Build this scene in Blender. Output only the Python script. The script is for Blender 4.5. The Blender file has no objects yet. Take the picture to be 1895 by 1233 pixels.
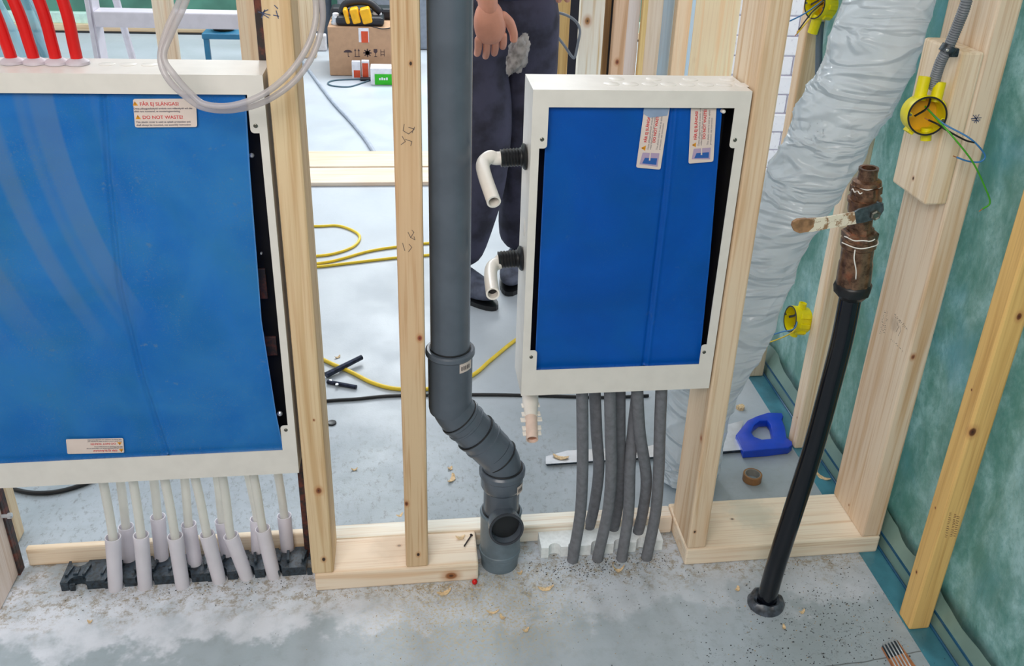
import bpy, bmesh, math, random
from mathutils import Vector, Matrix, noise
random.seed(7)
SC = bpy.context.scene
COL = SC.collection
V = Vector
PI = math.pi

# ------------------------------------------------------------ camera, world, light
F_PX = 1694.94
YAW, PITCH, ROLL = 0.16333, 0.45876, -0.049663
CAM = V((0.0, -1.455, 1.43))
_cy, _sy, _cp, _sp, _cr, _sr = math.cos(YAW), math.sin(YAW), math.cos(PITCH), math.sin(PITCH), math.cos(ROLL), math.sin(ROLL)
FWD = V((_sy*_cp, _cy*_cp, -_sp))
_r = V((_cy, -_sy, 0)); _d = FWD.cross(_r)
RIGHT = _cr*_r + _sr*_d
DOWN = -_sr*_r + _cr*_d
PPX, PPY = 947.5+59.1, 616.5-93.8
cam_data = bpy.data.cameras.new('camera')
cam = bpy.data.objects.new('camera', cam_data)
COL.objects.link(cam)
cam_data.sensor_width = 36
cam_data.lens = F_PX*36/1895
cam_data.shift_x = -59.1/1895
cam_data.shift_y = -93.8/1895
cam_data.clip_start = 0.02
m = Matrix((RIGHT, -DOWN, -FWD)).transposed().to_4x4()
m.translation = CAM
cam.matrix_world = m
SC.camera = cam

def H(px, py, ax, val):
    d = RIGHT*((px-PPX)/F_PX) + DOWN*((py-PPY)/F_PX) + FWD
    t = (val-CAM[ax])/d[ax]
    return CAM + d*t
def HX(px, py, x): return H(px, py, 0, x)
def HY(px, py, y): return H(px, py, 1, y)
def HZ(px, py, z=0.0): return H(px, py, 2, z)

SC.view_settings.view_transform = 'Standard'
SC.view_settings.look = 'None'
SC.view_settings.gamma = 1
SC.view_settings.use_curve_mapping = False
SC.view_settings.exposure = 0.1

w = bpy.data.worlds.new('world'); SC.world = w; w.use_nodes = True
bg = w.node_tree.nodes['Background']
bg.inputs[0].default_value = (0.90, 0.95, 1.0, 1)
bg.inputs[1].default_value = 1.15

def area(name, loc, target, size, power, col):
    l = bpy.data.lights.new(name, 'AREA'); l.shape = 'RECTANGLE'
    l.size, l.size_y = size; l.energy = power; l.color = col
    o = bpy.data.objects.new(name, l); COL.objects.link(o)
    o.location = loc
    o.rotation_euler = (V(target)-V(loc)).to_track_quat('-Z', 'Y').to_euler()
    return o
area('window_daylight', (0.6, 5.2, 2.9), (0.2, 0.4, 0.3), (3.6, 1.8), 215, (0.93, 0.97, 1.0))
area('front_fill_light', (-0.5, -1.9, 2.35), (0.1, 0.0, 0.5), (1.6, 1.4), 62, (1.0, 0.95, 0.91))  # unseen lamp added behind the camera to brighten the front faces

# ------------------------------------------------------------ helpers
def tag(o, label=None, cat=None, group=None, kind=None):
    if label: o['label'] = label
    if cat: o['category'] = cat
    if group: o['group'] = group
    if kind: o['kind'] = kind
    return o

def thing(name, loc, label, cat, group=None):
    o = bpy.data.objects.new(name, None); COL.objects.link(o)
    o.empty_display_size = 0.05
    o.location = loc
    return tag(o, label, cat, group)

def rootloc(o):
    p = V((0, 0, 0))
    while o is not None:
        p += o.location; o = o.parent
    return p

def obj(name, bm, mat, parent=None, smooth=False, auto=False):
    """link a bmesh holding world coordinates as one object"""
    if parent is None:
        xs = [v.co.x for v in bm.verts]; ys = [v.co.y for v in bm.verts]; zs = [v.co.z for v in bm.verts]
        off = V(((min(xs)+max(xs))/2, (min(ys)+max(ys))/2, min(zs)))
    else:
        off = rootloc(parent)
    for v in bm.verts: v.co -= off
    bmesh.ops.recalc_face_normals(bm, faces=bm.faces)
    me = bpy.data.meshes.new(name)
    bm.to_mesh(me); bm.free()
    for p in me.polygons: p.use_smooth = smooth or auto
    if auto:
        try: me.set_sharp_from_angle(angle=math.radians(35))
        except Exception: pass
    me.materials.append(mat)
    o = bpy.data.objects.new(name, me); COL.objects.link(o)
    if parent is None: o.location = off
    else: o.parent = parent
    return o

def NB(): return bmesh.new()

def box(bm, a, b, bev=0.0, M=None, seg=2):
    a, b = V(a), V(b)
    t = bmesh.new()
    bmesh.ops.create_cube(t, size=1)
    c = (a+b)/2; s = b-a
    for v in t.verts: v.co = V((v.co.x*s.x, v.co.y*s.y, v.co.z*s.z))
    if bev > 0:
        bmesh.ops.bevel(t, geom=list(t.edges), offset=bev, segments=seg, affect='EDGES', profile=0.5)
    for v in t.verts:
        v.co = v.co + c
        if M is not None: v.co = M @ v.co
    merge(bm, t)
    return bm

def merge(bm, t):
    me = bpy.data.meshes.new('tmp'); t.to_mesh(me); t.free()
    bm.from_mesh(me); bpy.data.meshes.remove(me)

def smooth_path(pts, n=8):
    pts = [V(p) for p in pts]
    if len(pts) < 3: return pts
    out = []
    P = [pts[0]*2-pts[1]] + pts + [pts[-1]*2-pts[-2]]
    for i in range(1, len(P)-2):
        p0, p1, p2, p3 = P[i-1], P[i], P[i+1], P[i+2]
        for k in range(n):
            t = k/n
            out.append(0.5*((2*p1)+(-p0+p2)*t+(2*p0-5*p1+4*p2-p3)*t*t+(-p0+3*p1-3*p2+p3)*t**3))
    out.append(pts[-1])
    return out

def frames(pts):
    n = len(pts); T = []
    for i in range(n):
        a = pts[max(i-1, 0)]; b = pts[min(i+1, n-1)]
        d = b-a
        T.append(d.normalized() if d.length > 1e-9 else V((0, 0, 1)))
    up = V((0, 0, 1)) if abs(T[0].z) < 0.9 else V((0, 1, 0))
    N = [(up - T[0]*up.dot(T[0])).normalized()]
    for i in range(1, n):
        v = N[-1] - T[i]*N[-1].dot(T[i])
        N.append(v.normalized())
    return [(pts[i], T[i], N[i], T[i].cross(N[i])) for i in range(n)]

def tube(bm, pts, r, seg=12, cap=True, hollow=0.0, flat=1.0):
    """r number or list; hollow = wall thickness makes an open pipe with inner wall"""
    pts = [V(p) for p in pts]
    fr = frames(pts)
    if not isinstance(r, (list, tuple)): r = [r]*len(pts)
    def rings(dr):
        R = []
        for (p, T, N, B), rr in zip(fr, r):
            R.append([bm.verts.new(p + (N*math.cos(2*PI*k/seg)+B*math.sin(2*PI*k/seg)*flat)*(rr-dr)) for k in range(seg)])
        for i in range(len(R)-1):
            for k in range(seg):
                bm.faces.new((R[i][k], R[i][(k+1) % seg], R[i+1][(k+1) % seg], R[i+1][k]))
        return R
    R = rings(0)
    if hollow > 0:
        I = rings(hollow)
        for e in (0, -1):
            for k in range(seg):
                bm.faces.new((R[e][k], R[e][(k+1) % seg], I[e][(k+1) % seg], I[e][k]))
    elif cap:
        bm.faces.new(R[0]); bm.faces.new(R[-1])
    return bm

def lathe(bm, base, axis, prof, seg=24, close=True):
    """prof = [(distance along axis, radius)]"""
    axis = V(axis).normalized(); base = V(base)
    up = V((0, 0, 1)) if abs(axis.z) < 0.9 else V((0, 1, 0))
    N = (up-axis*up.dot(axis)).normalized(); B = axis.cross(N)
    R = []
    for d, r in prof:
        R.append([bm.verts.new(base+axis*d+(N*math.cos(2*PI*k/seg)+B*math.sin(2*PI*k/seg))*max(r, 1e-5)) for k in range(seg)])
    for i in range(len(R)-1):
        for k in range(seg):
            bm.faces.new((R[i][k], R[i][(k+1) % seg], R[i+1][(k+1) % seg], R[i+1][k]))
    if close:
        bm.faces.new(R[0]); bm.faces.new(R[-1])
    return bm

def prism(bm, outline, vec):
    """planar outline (world points) extruded by vec"""
    vec = V(vec)
    a = [bm.verts.new(V(p)) for p in outline]
    b = [bm.verts.new(V(p)+vec) for p in outline]
    bm.faces.new(a); bm.faces.new(list(reversed(b)))
    n = len(a)
    for i in range(n):
        bm.faces.new((a[i], a[(i+1) % n], b[(i+1) % n], b[i]))
    return bm

def bevel_all(bm, off, seg=2, ang=30):
    es = [e for e in bm.edges if len(e.link_faces) == 2 and e.calc_face_angle(0) > math.radians(ang)]
    bmesh.ops.bevel(bm, geom=es, offset=off, segments=seg, affect='EDGES', profile=0.5)
    return bm

def frame_of(xdir, ydir, loc):
    x = V(xdir).normalized(); y = V(ydir); y = (y-x*y.dot(x)).normalized(); z = x.cross(y)
    M = Matrix((x, y, z)).transposed().to_4x4(); M.translation = V(loc)
    return M

def text_bm(bm, s, size, M, thick=0.0, align='LEFT', squash=1.0, bold=0.0):
    c = bpy.data.curves.new('tmp', 'FONT'); c.body = s; c.size = size; c.align_x = align
    c.extrude = thick; c.resolution_u = 3; c.offset = bold
    o = bpy.data.objects.new('tmp', c); COL.objects.link(o)
    dg = bpy.context.evaluated_depsgraph_get()
    me = bpy.data.meshes.new_from_object(o.evaluated_get(dg))
    for v in me.vertices:
        v.co = M @ V((v.co.x*squash, v.co.y, v.co.z))
    bm.from_mesh(me)
    bpy.data.objects.remove(o); bpy.data.curves.remove(c); bpy.data.meshes.remove(me)

# ------------------------------------------------------------ materials
def srgb(r, g, b):
    f = lambda c: (c/255/12.92) if c/255 <= 0.04045 else ((c/255+0.055)/1.055)**2.4
    return (f(r), f(g), f(b), 1)

class Mat:
    def __init__(s, name):
        s.m = bpy.data.materials.new(name); s.m.use_nodes = True
        s.t = s.m.node_tree; s.N = s.t.nodes; s.L = s.t.links
        s.b = s.N['Principled BSDF']; s._pos = None
    def n(s, typ, **k):
        x = s.N.new(typ)
        for a, v in k.items(): setattr(x, a, v)
        return x
    def put(s, sock, v):
        if isinstance(v, (int, float)): sock.default_value = v
        elif isinstance(v, (tuple, list, V)):
            v = tuple(v)
            sock.default_value = v if len(v) == len(sock.default_value) else (v+(1,) if len(v) < len(sock.default_value) else v[:3])
        else: s.L.new(v, sock)
    def pos(s):
        if s._pos is None: s._pos = s.n('ShaderNodeNewGeometry').outputs['Position']
        return s._pos
    def objc(s): return s.n('ShaderNodeTexCoord').outputs['Object']
    def vmul(s, a, v):
        x = s.n('ShaderNodeVectorMath', operation='MULTIPLY'); s.put(x.inputs[0], a); s.put(x.inputs[1], v); return x.outputs[0]
    def vadd(s, a, v, op='ADD'):
        x = s.n('ShaderNodeVectorMath', operation=op); s.put(x.inputs[0], a); s.put(x.inputs[1], v); return x.outputs[0]
    def dist(s, a, p):
        x = s.n('ShaderNodeVectorMath', operation='DISTANCE'); s.put(x.inputs[0], a); s.put(x.inputs[1], p); return x.outputs['Value']
    def math(s, op, a, b=0.5, c=0.0, clamp=False):
        x = s.n('ShaderNodeMath', operation=op, use_clamp=clamp); s.put(x.inputs[0], a); s.put(x.inputs[1], b); s.put(x.inputs[2], c); return x.outputs[0]
    def noise(s, vec, scale, detail=3, rough=0.5, dist=0.0):
        x = s.n('ShaderNodeTexNoise'); s.put(x.inputs['Vector'], vec); x.inputs['Scale'].default_value = scale
        x.inputs['Detail'].default_value = detail; x.inputs['Roughness'].default_value = rough; x.inputs['Distortion'].default_value = dist
        return x.outputs['Fac']
    def vor(s, vec, scale, feature='F1'):
        x = s.n('ShaderNodeTexVoronoi', feature=feature); s.put(x.inputs['Vector'], vec); x.inputs['Scale'].default_value = scale
        return x.outputs['Distance']
    def ramp(s, fac, lo, hi, a=0.0, b=1.0, smooth=True):
        x = s.n('ShaderNodeMapRange', interpolation_type='SMOOTHSTEP' if smooth else 'LINEAR')
        s.put(x.inputs[0], fac); x.inputs[1].default_value = lo; x.inputs[2].default_value = hi
        x.inputs[3].default_value = a; x.inputs[4].default_value = b
        return x.outputs[0]
    def mix(s, fac, a, b, mode='MIX'):
        x = s.n('ShaderNodeMix', data_type='RGBA', blend_type=mode)
        s.put(x.inputs[0], fac); s.put(x.inputs[6], a); s.put(x.inputs[7], b)
        return x.outputs[2]
    def sep(s, v):
        x = s.n('ShaderNodeSeparateXYZ'); s.put(x.inputs[0], v); return x.outputs
    def base(s, c): s.put(s.b.inputs['Base Color'], c)
    def rough(s, r): s.put(s.b.inputs['Roughness'], r)
    def bump(s, h, strength=0.3, dist=0.002):
        x = s.n('ShaderNodeBump'); x.inputs['Strength'].default_value = strength; x.inputs['Distance'].default_value = dist
        s.put(x.inputs['Height'], h); s.L.new(x.outputs[0], s.b.inputs['Normal'])

def simple(name, col, rough=0.5, metal=0.0, var=0.06, bump=0.0, vscale=30, coat=0.0, spec=None):
    M = Mat(name)
    n = M.noise(M.pos(), vscale, 4)
    c2 = tuple(max(0, x*(1-var*2.5)) for x in col[:3])+(1,)
    M.base(M.mix(M.ramp(n, 0.35, 0.7), col, c2))
    M.rough(rough); M.b.inputs['Metallic'].default_value = metal
    M.b.inputs['Coat Weight'].default_value = coat
    if spec is not None: M.b.inputs['Specular IOR Level'].default_value = spec
    if bump: M.bump(M.noise(M.pos(), vscale*8, 3), bump, 0.001)
    return M.m

def wood(name, axis=2, light=srgb(232, 205, 165), dark=srgb(206, 168, 120), seed=0.0, knots=(), stains=(), streak=1.0, lift=1):
    lf = lambda c: tuple(min(.9, a*k) for a, k in zip(c[:3], (lift if isinstance(lift, tuple) else (1.02, 1.10, 1.22))))+(1,)
    light, dark = lf(light), lf(dark)
    M = Mat(name)
    p = M.vadd(M.pos(), (seed*1.7, seed*2.3, seed*0.9))
    sc = [34, 34, 34]; sc[axis] = 1.3
    g = M.noise(M.vmul(p, sc), 1.0, 3, 0.55, 1.2)
    sc2 = [230, 230, 230]; sc2[axis] = 5
    g2 = M.noise(M.vmul(p, sc2), 1.0, 2, 0.6)
    big = M.noise(p, 2.2, 2)
    c = M.mix(M.ramp(g, 0.44, 0.70), light, dark)
    c = M.mix(M.math('MULTIPLY', M.ramp(g2, 0.48, 0.72), 0.28*streak), c, srgb(176, 126, 78))
    c = M.mix(M.ramp(big, 0.4, 0.72, 0, 0.32), c, srgb(228, 182, 140))
    for (kp, kr, *kc) in knots:
        sc3 = [1, 1, 1]; sc3[axis] = 0.72
        q = M.vmul(M.vadd(M.pos(), kp, 'SUBTRACT'), sc3)
        q2 = M.vadd(q, M.vmul(M.vadd(M.n('ShaderNodeTexNoise').outputs['Color'], (0.5, 0.5, 0.5), 'SUBTRACT'), (0.002,)*3))
        d = M.dist(q2, (0, 0, 0))
        kcol = kc[0] if kc else srgb(128, 70, 36)
        c = M.mix(M.ramp(d, kr*0.8, kr*2.0, 0.55, 0), c, srgb(190, 130, 80))
        c = M.mix(M.ramp(d, kr*0.55, kr*1.0, 0.95, 0), c, kcol)
        c = M.mix(M.ramp(d, kr*0.15, kr*0.45, 0.8, 0), c, srgb(60, 30, 18))
    for (kp, kr, col, amt) in stains:
        d = M.dist(M.pos(), kp)
        d = M.math('ADD', d, M.math('MULTIPLY', M.noise(M.pos(), 60, 4), kr*0.6))
        c = M.mix(M.ramp(d, kr*0.6, kr*1.4, amt, 0), c, col)
    M.base(c); M.rough(0.62)
    M.bump(g2, 0.12, 0.001)
    return M.m

WHITE = simple('white_painted_steel', srgb(226, 222, 216), 0.38, var=0.02)
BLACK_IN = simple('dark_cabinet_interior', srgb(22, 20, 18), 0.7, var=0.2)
GREY_PP = simple('grey_drain_plastic', srgb(92, 101, 113), 0.27, var=0.07, vscale=14, spec=0.4)
BLACK_RUB = simple('black_rubber', srgb(24, 26, 30), 0.4, var=0.1)
BLACK_PIPE = simple('black_glossy_pipe', srgb(10, 14, 24), 0.13, var=0.1)
FOAM = simple('grey_foam_sleeve', srgb(118, 121, 128), 0.85, var=0.08, bump=0.5, vscale=90)
RED = simple('red_conduit_plastic', srgb(214, 8, 10), 0.38, var=0.04)
SCREW = simple('zinc_screw', srgb(120, 120, 112), 0.35, metal=0.9)
STEEL = simple('bare_steel', srgb(212, 218, 226), 0.3, metal=0.6, var=0.06)
PAPER = simple('white_label_paper', srgb(224, 208, 200), 0.55, var=0.02)
REDINK = simple('red_label_ink', srgb(208, 62, 66), 0.6, var=0.0)
GREYINK = simple('grey_label_ink', srgb(112, 106, 116), 0.6, var=0.0)
BLACKINK = simple('black_label_ink', srgb(36, 34, 40), 0.6, var=0.0)
ORANGE = simple('orange_warning_ink', srgb(224, 150, 20), 0.5, var=0.0)
PICBLUE = simple('blue_pictogram_ink', srgb(40, 92, 168), 0.5, var=0.0)
LILAC = simple('lilac_pictogram_ink', srgb(176, 156, 186), 0.5, var=0.0)
YELLOW = simple('yellow_box_plastic', srgb(238, 226, 12), 0.38, var=0.06)
YELLOW_IN = simple('yellow_box_inside', srgb(226, 170, 12), 0.5, var=0.06)
YCABLE = simple('yellow_cable_jacket', srgb(246, 212, 52), 0.42, var=0.05)
CONDUIT = simple('grey_corrugated_plastic', srgb(120, 126, 134), 0.5)
WIREBLUE = simple('blue_wire', srgb(64, 132, 196), 0.4)
WIREGREEN = simple('green_wire', srgb(74, 170, 40), 0.4)
WIREBLACK = simple('black_wire', srgb(20, 22, 26), 0.4)
COPPER = simple('bare_copper', srgb(224, 150, 100), 0.35, metal=0.7)
STEM_WHITE = simple('white_plastic_pipe', srgb(236, 230, 222), 0.35, var=0.02)
POLY = simple('white_polystyrene', srgb(236, 242, 244), 0.8, var=0.04, bump=0.4, vscale=120)
BLACKPL = simple('black_rail_plastic', srgb(46, 60, 72), 0.22, var=0.3, vscale=120, bump=0.5)
SAWBLUE = simple('blue_saw_plastic', srgb(22, 70, 200), 0.35)
CHIP = simple('pine_shaving', srgb(236, 206, 162), 0.7, var=0.15, vscale=200)
CARD = simple('brown_cardboard', srgb(188, 150, 118), 0.8, var=0.04)
SKIN = simple('skin', srgb(224, 156, 132), 0.5, var=0.1, vscale=12)
NAVY = simple('dark_navy_work_cloth', srgb(66, 66, 88), 0.85, var=0.25, vscale=14, bump=0.4)
SHOE = simple('grey_shoe_fabric', srgb(92, 98, 118), 0.7, var=0.2)
ALU = simple('pale_ladder_aluminium', srgb(222, 218, 228), 0.45, metal=0.2, var=0.03)
RUST = Mat('rusty_dark_steel')
_n = RUST.noise(RUST.pos(), 40, 5, 0.7)
RUST.base(RUST.mix(RUST.ramp(_n, 0.42, 0.66), srgb(40, 34, 36), srgb(104, 52, 40))); RUST.rough(0.6); RUST = RUST.m

def make_floor():
    M = Mat('site_concrete_floor')
    p = M.pos(); xyz = M.sep(p); X, Y = xyz[0], xyz[1]
    big = M.noise(p, 2.3, 4, 0.6)
    c = M.mix(M.ramp(big, 0.35, 0.68), srgb(156, 168, 176), srgb(178, 188, 198))
    fine = M.noise(p, 40, 5, 0.6)
    c = M.mix(M.ramp(fine, 0.45, 0.75, 0, 0.22), c, srgb(128, 134, 134))
    wob = M.math('MULTIPLY', M.math('SUBTRACT', M.noise(p, 7, 5, 0.65), 0.5), 0.42)
    # pale cement haze along the plate line, in front of the pipes
    yy = M.math('ADD', Y, wob)
    haze = M.math('MULTIPLY', M.ramp(yy, -0.135, -0.085), M.ramp(yy, 0.05, 0.14, 1, 0))
    haze = M.math('MULTIPLY', haze, M.ramp(X, -0.30, 0.25, 1.0, 0.55))
    haze = M.math('MULTIPLY', haze, M.ramp(M.noise(p, 16, 5, 0.6), 0.30, 0.60, 0.45, 1.0))
    c = M.mix(haze, c, srgb(214, 218, 228))
    # brown dust by the plates
    y2 = M.math('ADD', Y, M.math('MULTIPLY', M.math('SUBTRACT', M.noise(p, 12, 4), 0.5), 0.16))
    dust = M.math('MULTIPLY', M.ramp(y2, -0.075, 0.0), M.ramp(y2, 0.12, 0.16, 1, 0))
    dust = M.math('MULTIPLY', dust, M.ramp(M.noise(p, 48, 7, 0.85), 0.47, 0.60, 0.0, 0.8))
    c = M.mix(dust, c, srgb(142, 128, 104))
    # yellow sawdust fan in front of the middle plate
    d = M.dist(M.vmul(p, (1, 1.6, 1)), (0.12, -0.15, 0))
    sd = M.math('MULTIPLY', M.ramp(d, 0.08, 0.30, 0.8, 0), M.ramp(M.noise(p, 170, 3, 0.7), 0.46, 0.64))
    c = M.mix(sd, c, srgb(196, 180, 140))
    # dark crumbs round the black pipe and the grey pipes
    for cx, cy, r, a in ((0.40, 0.02, 0.20, 0.9), (0.84, -0.16, 0.30, 0.9), (0.62, -0.25, 0.28, 0.75), (0.86, -0.26, 0.16, 0.9)):
        d = M.dist(p, (cx, cy, 0))
        k = M.math('MULTIPLY', M.ramp(d, r*0.3, r, a, 0), M.math('MULTIPLY', M.ramp(M.noise(p, 60, 8, 0.95), 0.56, 0.60), M.ramp(M.noise(p, 14, 4, 0.7), 0.42, 0.56)))
        c = M.mix(k, c, srgb(58, 58, 54))
    # wet grimy patches behind the plates
    d = M.math('MULTIPLY', M.ramp(M.math('ADD', Y, M.math('MULTIPLY', big, 0.1)), 0.15, 0.24), M.ramp(Y, 0.42, 0.72, 1, 0))
    d = M.math('MULTIPLY', d, M.ramp(X, 0.3, 0.5, 1, 0))
    g = M.math('MULTIPLY', d, M.ramp(M.noise(M.vmul(p, (1.4, 0.8, 1)), 46, 7, 0.8), 0.52, 0.62, 0, 0.5))
    c = M.mix(g, c, srgb(112, 112, 110))
    # hairline crack
    line = M.math('ADD', M.math('SUBTRACT', Y, M.math('MULTIPLY', X, 0.06)), 0.338)
    line = M.math('ADD', line, M.math('MULTIPLY', M.math('SUBTRACT', M.noise(p, 9, 3), 0.5), 0.02))
    cr = M.math('MULTIPLY', M.ramp(M.math('ABSOLUTE', line), 0.0006, 0.002, 0.8, 0), M.ramp(X, 0.35, 0.6))
    c = M.mix(cr, c, srgb(84, 88, 90))
    # far floor painted paler, standing in for daylight reflected there
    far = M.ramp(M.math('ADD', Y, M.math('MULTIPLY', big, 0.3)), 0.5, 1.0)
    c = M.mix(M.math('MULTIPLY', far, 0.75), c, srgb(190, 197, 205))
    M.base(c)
    M.rough(M.ramp(M.noise(p, 5, 4), 0.3, 0.7, 0.34, 0.55))
    M.bump(M.noise(p, 150, 5, 0.7), 0.25, 0.002)
    return M.m
FLOOR = make_floor()

def make_membrane():
    M = Mat('green_vapour_membrane')
    p = M.pos()
    a = M.noise(M.vmul(p, (1, 1, 0.7)), 7, 9, 0.72, 0.15)
    b = M.noise(p, 70, 5, 0.8)
    c = M.mix(M.ramp(a, 0.36, 0.66), srgb(114, 164, 154), srgb(184, 214, 212))
    c = M.mix(M.ramp(b, 0.45, 0.7, 0, 0.5), c, srgb(98, 156, 150))
    c = M.mix(M.ramp(M.noise(p, 4, 3), 0.52, 0.7, 0, 0.4), c, srgb(130, 190, 214))
    M.base(c); M.rough(0.36)
    M.b.inputs['Coat Weight'].default_value = 0.5; M.b.inputs['Coat Roughness'].default_value = 0.18
    M.bump(M.noise(M.vmul(p, (1, 1, 0.5)), 11, 6, 0.6, 0.3), 0.4, 0.02)
    return M.m
MEMBRANE = make_membrane()
TAPE_G = simple('grey_green_membrane_strip', srgb(132, 164, 156), 0.4, var=0.1, vscale=9, coat=0.3)
TAPE_B = simple('turquoise_floor_membrane', srgb(74, 140, 160), 0.35, var=0.15, vscale=14, coat=0.3)
TAPE_L = simple('blue_seam', srgb(36, 92, 130), 0.4)

def make_bluefilm(name, c1, c2, dusty):
    M = Mat(name)
    p = M.pos()
    n = M.noise(p, 5, 4, 0.55, 0.4)
    c = M.mix(M.ramp(n, 0.3, 0.7), c1, c2)
    d = M.math('MULTIPLY', M.ramp(M.noise(p, 500, 2, 0.8), 0.56, 0.7), M.ramp(M.noise(p, 8, 4), 0.35, 0.65, 0.2, 1.0))
    c = M.mix(M.math('MULTIPLY', d, dusty), c, srgb(140, 170, 205))
    s = M.math('MULTIPLY', M.ramp(M.noise(p, 26, 6, 0.75), 0.64, 0.72), dusty)
    c = M.mix(s, c, srgb(130, 172, 214))
    if dusty > 0.3:
        # broad wiped streaks that curve down across the left of the sheet
        xyz = M.sep(p)
        q = M.math('ADD', xyz[0], M.math('MULTIPLY', M.math('POWER', M.math('SUBTRACT', 1.04, xyz[2]), 2.0), -0.55))
        w_ = M.n('ShaderNodeTexNoise', noise_dimensions='1D'); w_.inputs['Scale'].default_value = 17; w_.inputs['Detail'].default_value = 1
        M.put(w_.inputs['W'], q)
        k = M.math('MULTIPLY', M.ramp(w_.outputs['Fac'], 0.47, 0.56), M.ramp(xyz[0], -0.50, -0.42, 1, 0))
        k = M.math('MULTIPLY', k, M.ramp(xyz[2], 0.55, 0.75))
        c = M.mix(M.math('MULTIPLY', k, 0.5), c, srgb(126, 170, 218))
    M.base(c); M.rough(0.42); M.b.inputs['Specular IOR Level'].default_value = 0.45
    return M.m
BLUE1 = make_bluefilm('blue_cover_sheet_dusty', srgb(34, 142, 232), srgb(66, 164, 238), 0.6)
BLUE2 = make_bluefilm('blue_cover_sheet', srgb(4, 108, 214), srgb(10, 120, 230), 0.12)

def make_translucent(name, col, tr=0.5, rough=0.25, alpha=1.0, bumps=0.0):
    M = Mat(name)
    n = M.noise(M.pos(), 20, 4)
    c = M.mix(M.ramp(n, 0.35, 0.7), col, tuple(x*0.92 for x in col[:3])+(1,))
    M.base(c); M.rough(rough)
    M.b.inputs['Subsurface Weight'].default_value = 0.0
    t = M.n('ShaderNodeBsdfTranslucent'); M.put(t.inputs[0], col)
    mx = M.n('ShaderNodeMixShader'); mx.inputs[0].default_value = tr
    M.L.new(M.b.outputs[0], mx.inputs[1]); M.L.new(t.outputs[0], mx.inputs[2])
    out = M.N['Material Output']
    last = mx.outputs[0]
    if alpha < 1:
        tp = M.n('ShaderNodeBsdfTransparent'); m2 = M.n('ShaderNodeMixShader'); m2.inputs[0].default_value = alpha
        M.L.new(tp.outputs[0], m2.inputs[1]); M.L.new(last, m2.inputs[2]); last = m2.outputs[0]
    M.L.new(last, out.inputs[0])
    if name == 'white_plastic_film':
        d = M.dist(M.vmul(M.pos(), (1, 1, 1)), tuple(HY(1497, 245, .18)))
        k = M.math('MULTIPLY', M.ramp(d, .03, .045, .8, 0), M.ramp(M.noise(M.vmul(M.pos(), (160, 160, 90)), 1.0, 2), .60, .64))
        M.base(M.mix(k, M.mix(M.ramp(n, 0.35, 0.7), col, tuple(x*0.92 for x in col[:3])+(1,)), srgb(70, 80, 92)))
    if bumps:
        mp = M.n('ShaderNodeMapping', vector_type='POINT'); M.put(mp.inputs[0], M.pos()); mp.inputs['Rotation'].default_value = (0, .62, .2); mp.inputs['Scale'].default_value = (3, 5, 13)
        r1 = M.math('ABSOLUTE', M.math('SUBTRACT', M.noise(mp.outputs[0], 1.0, 3, .5, .6), .5))
        mp2 = M.n('ShaderNodeMapping', vector_type='POINT'); M.put(mp2.inputs[0], M.pos()); mp2.inputs['Rotation'].default_value = (0, -.35, 0); mp2.inputs['Scale'].default_value = (3.5, 5, 10)
        r2 = M.math('ABSOLUTE', M.math('SUBTRACT', M.noise(mp2.outputs[0], 1.0, 2, .5, .4), .5))
        M.bump(M.math('ADD', M.ramp(r1, 0, .10, 1, 0), M.math('MULTIPLY', M.ramp(r2, 0, .08, 1, 0), .7)), 0.6, 0.02)
        M.L.new(M.b.inputs['Normal'].links[0].from_socket, t.inputs['Normal'])
    return M.m
FILM = make_translucent('white_plastic_film', srgb(240, 247, 253), 0.5, 0.17, 1.0, 0.10)
PEX = make_translucent('milky_pipe_plastic', srgb(244, 243, 238), 0.4, 0.35)
SLEEVE = make_translucent('white_sleeve_plastic', srgb(246, 243, 250), 0.35, 0.45)
CLEARTUBE = make_translucent('clear_hose_plastic', srgb(206, 200, 202), 0.3, 0.06, 0.62)
SHEET = make_translucent('pale_sheet_plastic', srgb(205, 232, 240), 0.4, 0.2, 0.85)

def make_brass():
    M = Mat('tarnished_brass')
    p = M.pos()
    n = M.noise(p, 55, 6, 0.7)
    c = M.mix(M.ramp(n, 0.35, 0.62), srgb(82, 62, 52), srgb(142, 110, 88))
    c = M.mix(M.ramp(M.noise(p, 28, 4), 0.6, 0.72, 0, 0.5), c, srgb(172, 104, 74))
    M.base(c); M.rough(0.30); M.b.inputs['Metallic'].default_value = 0.7
    M.bump(n, 0.3, 0.002)
    return M.m
BRASS = make_brass()
HANDLE = Mat('worn_painted_lever')
_n = HANDLE.noise(HANDLE.pos(), 60, 5, 0.7)
HANDLE.base(HANDLE.mix(HANDLE.ramp(_n, 0.50, 0.60), srgb(226, 218, 198), srgb(150, 116, 84))); HANDLE.rough(0.5); HANDLE = HANDLE.m
HEMP = simple('white_sealing_thread', srgb(240, 238, 232), 0.8)
LEVERGREY = simple('grey_lever_steel', srgb(88, 100, 106), 0.45, metal=0.5, var=0.2, vscale=90)

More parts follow.
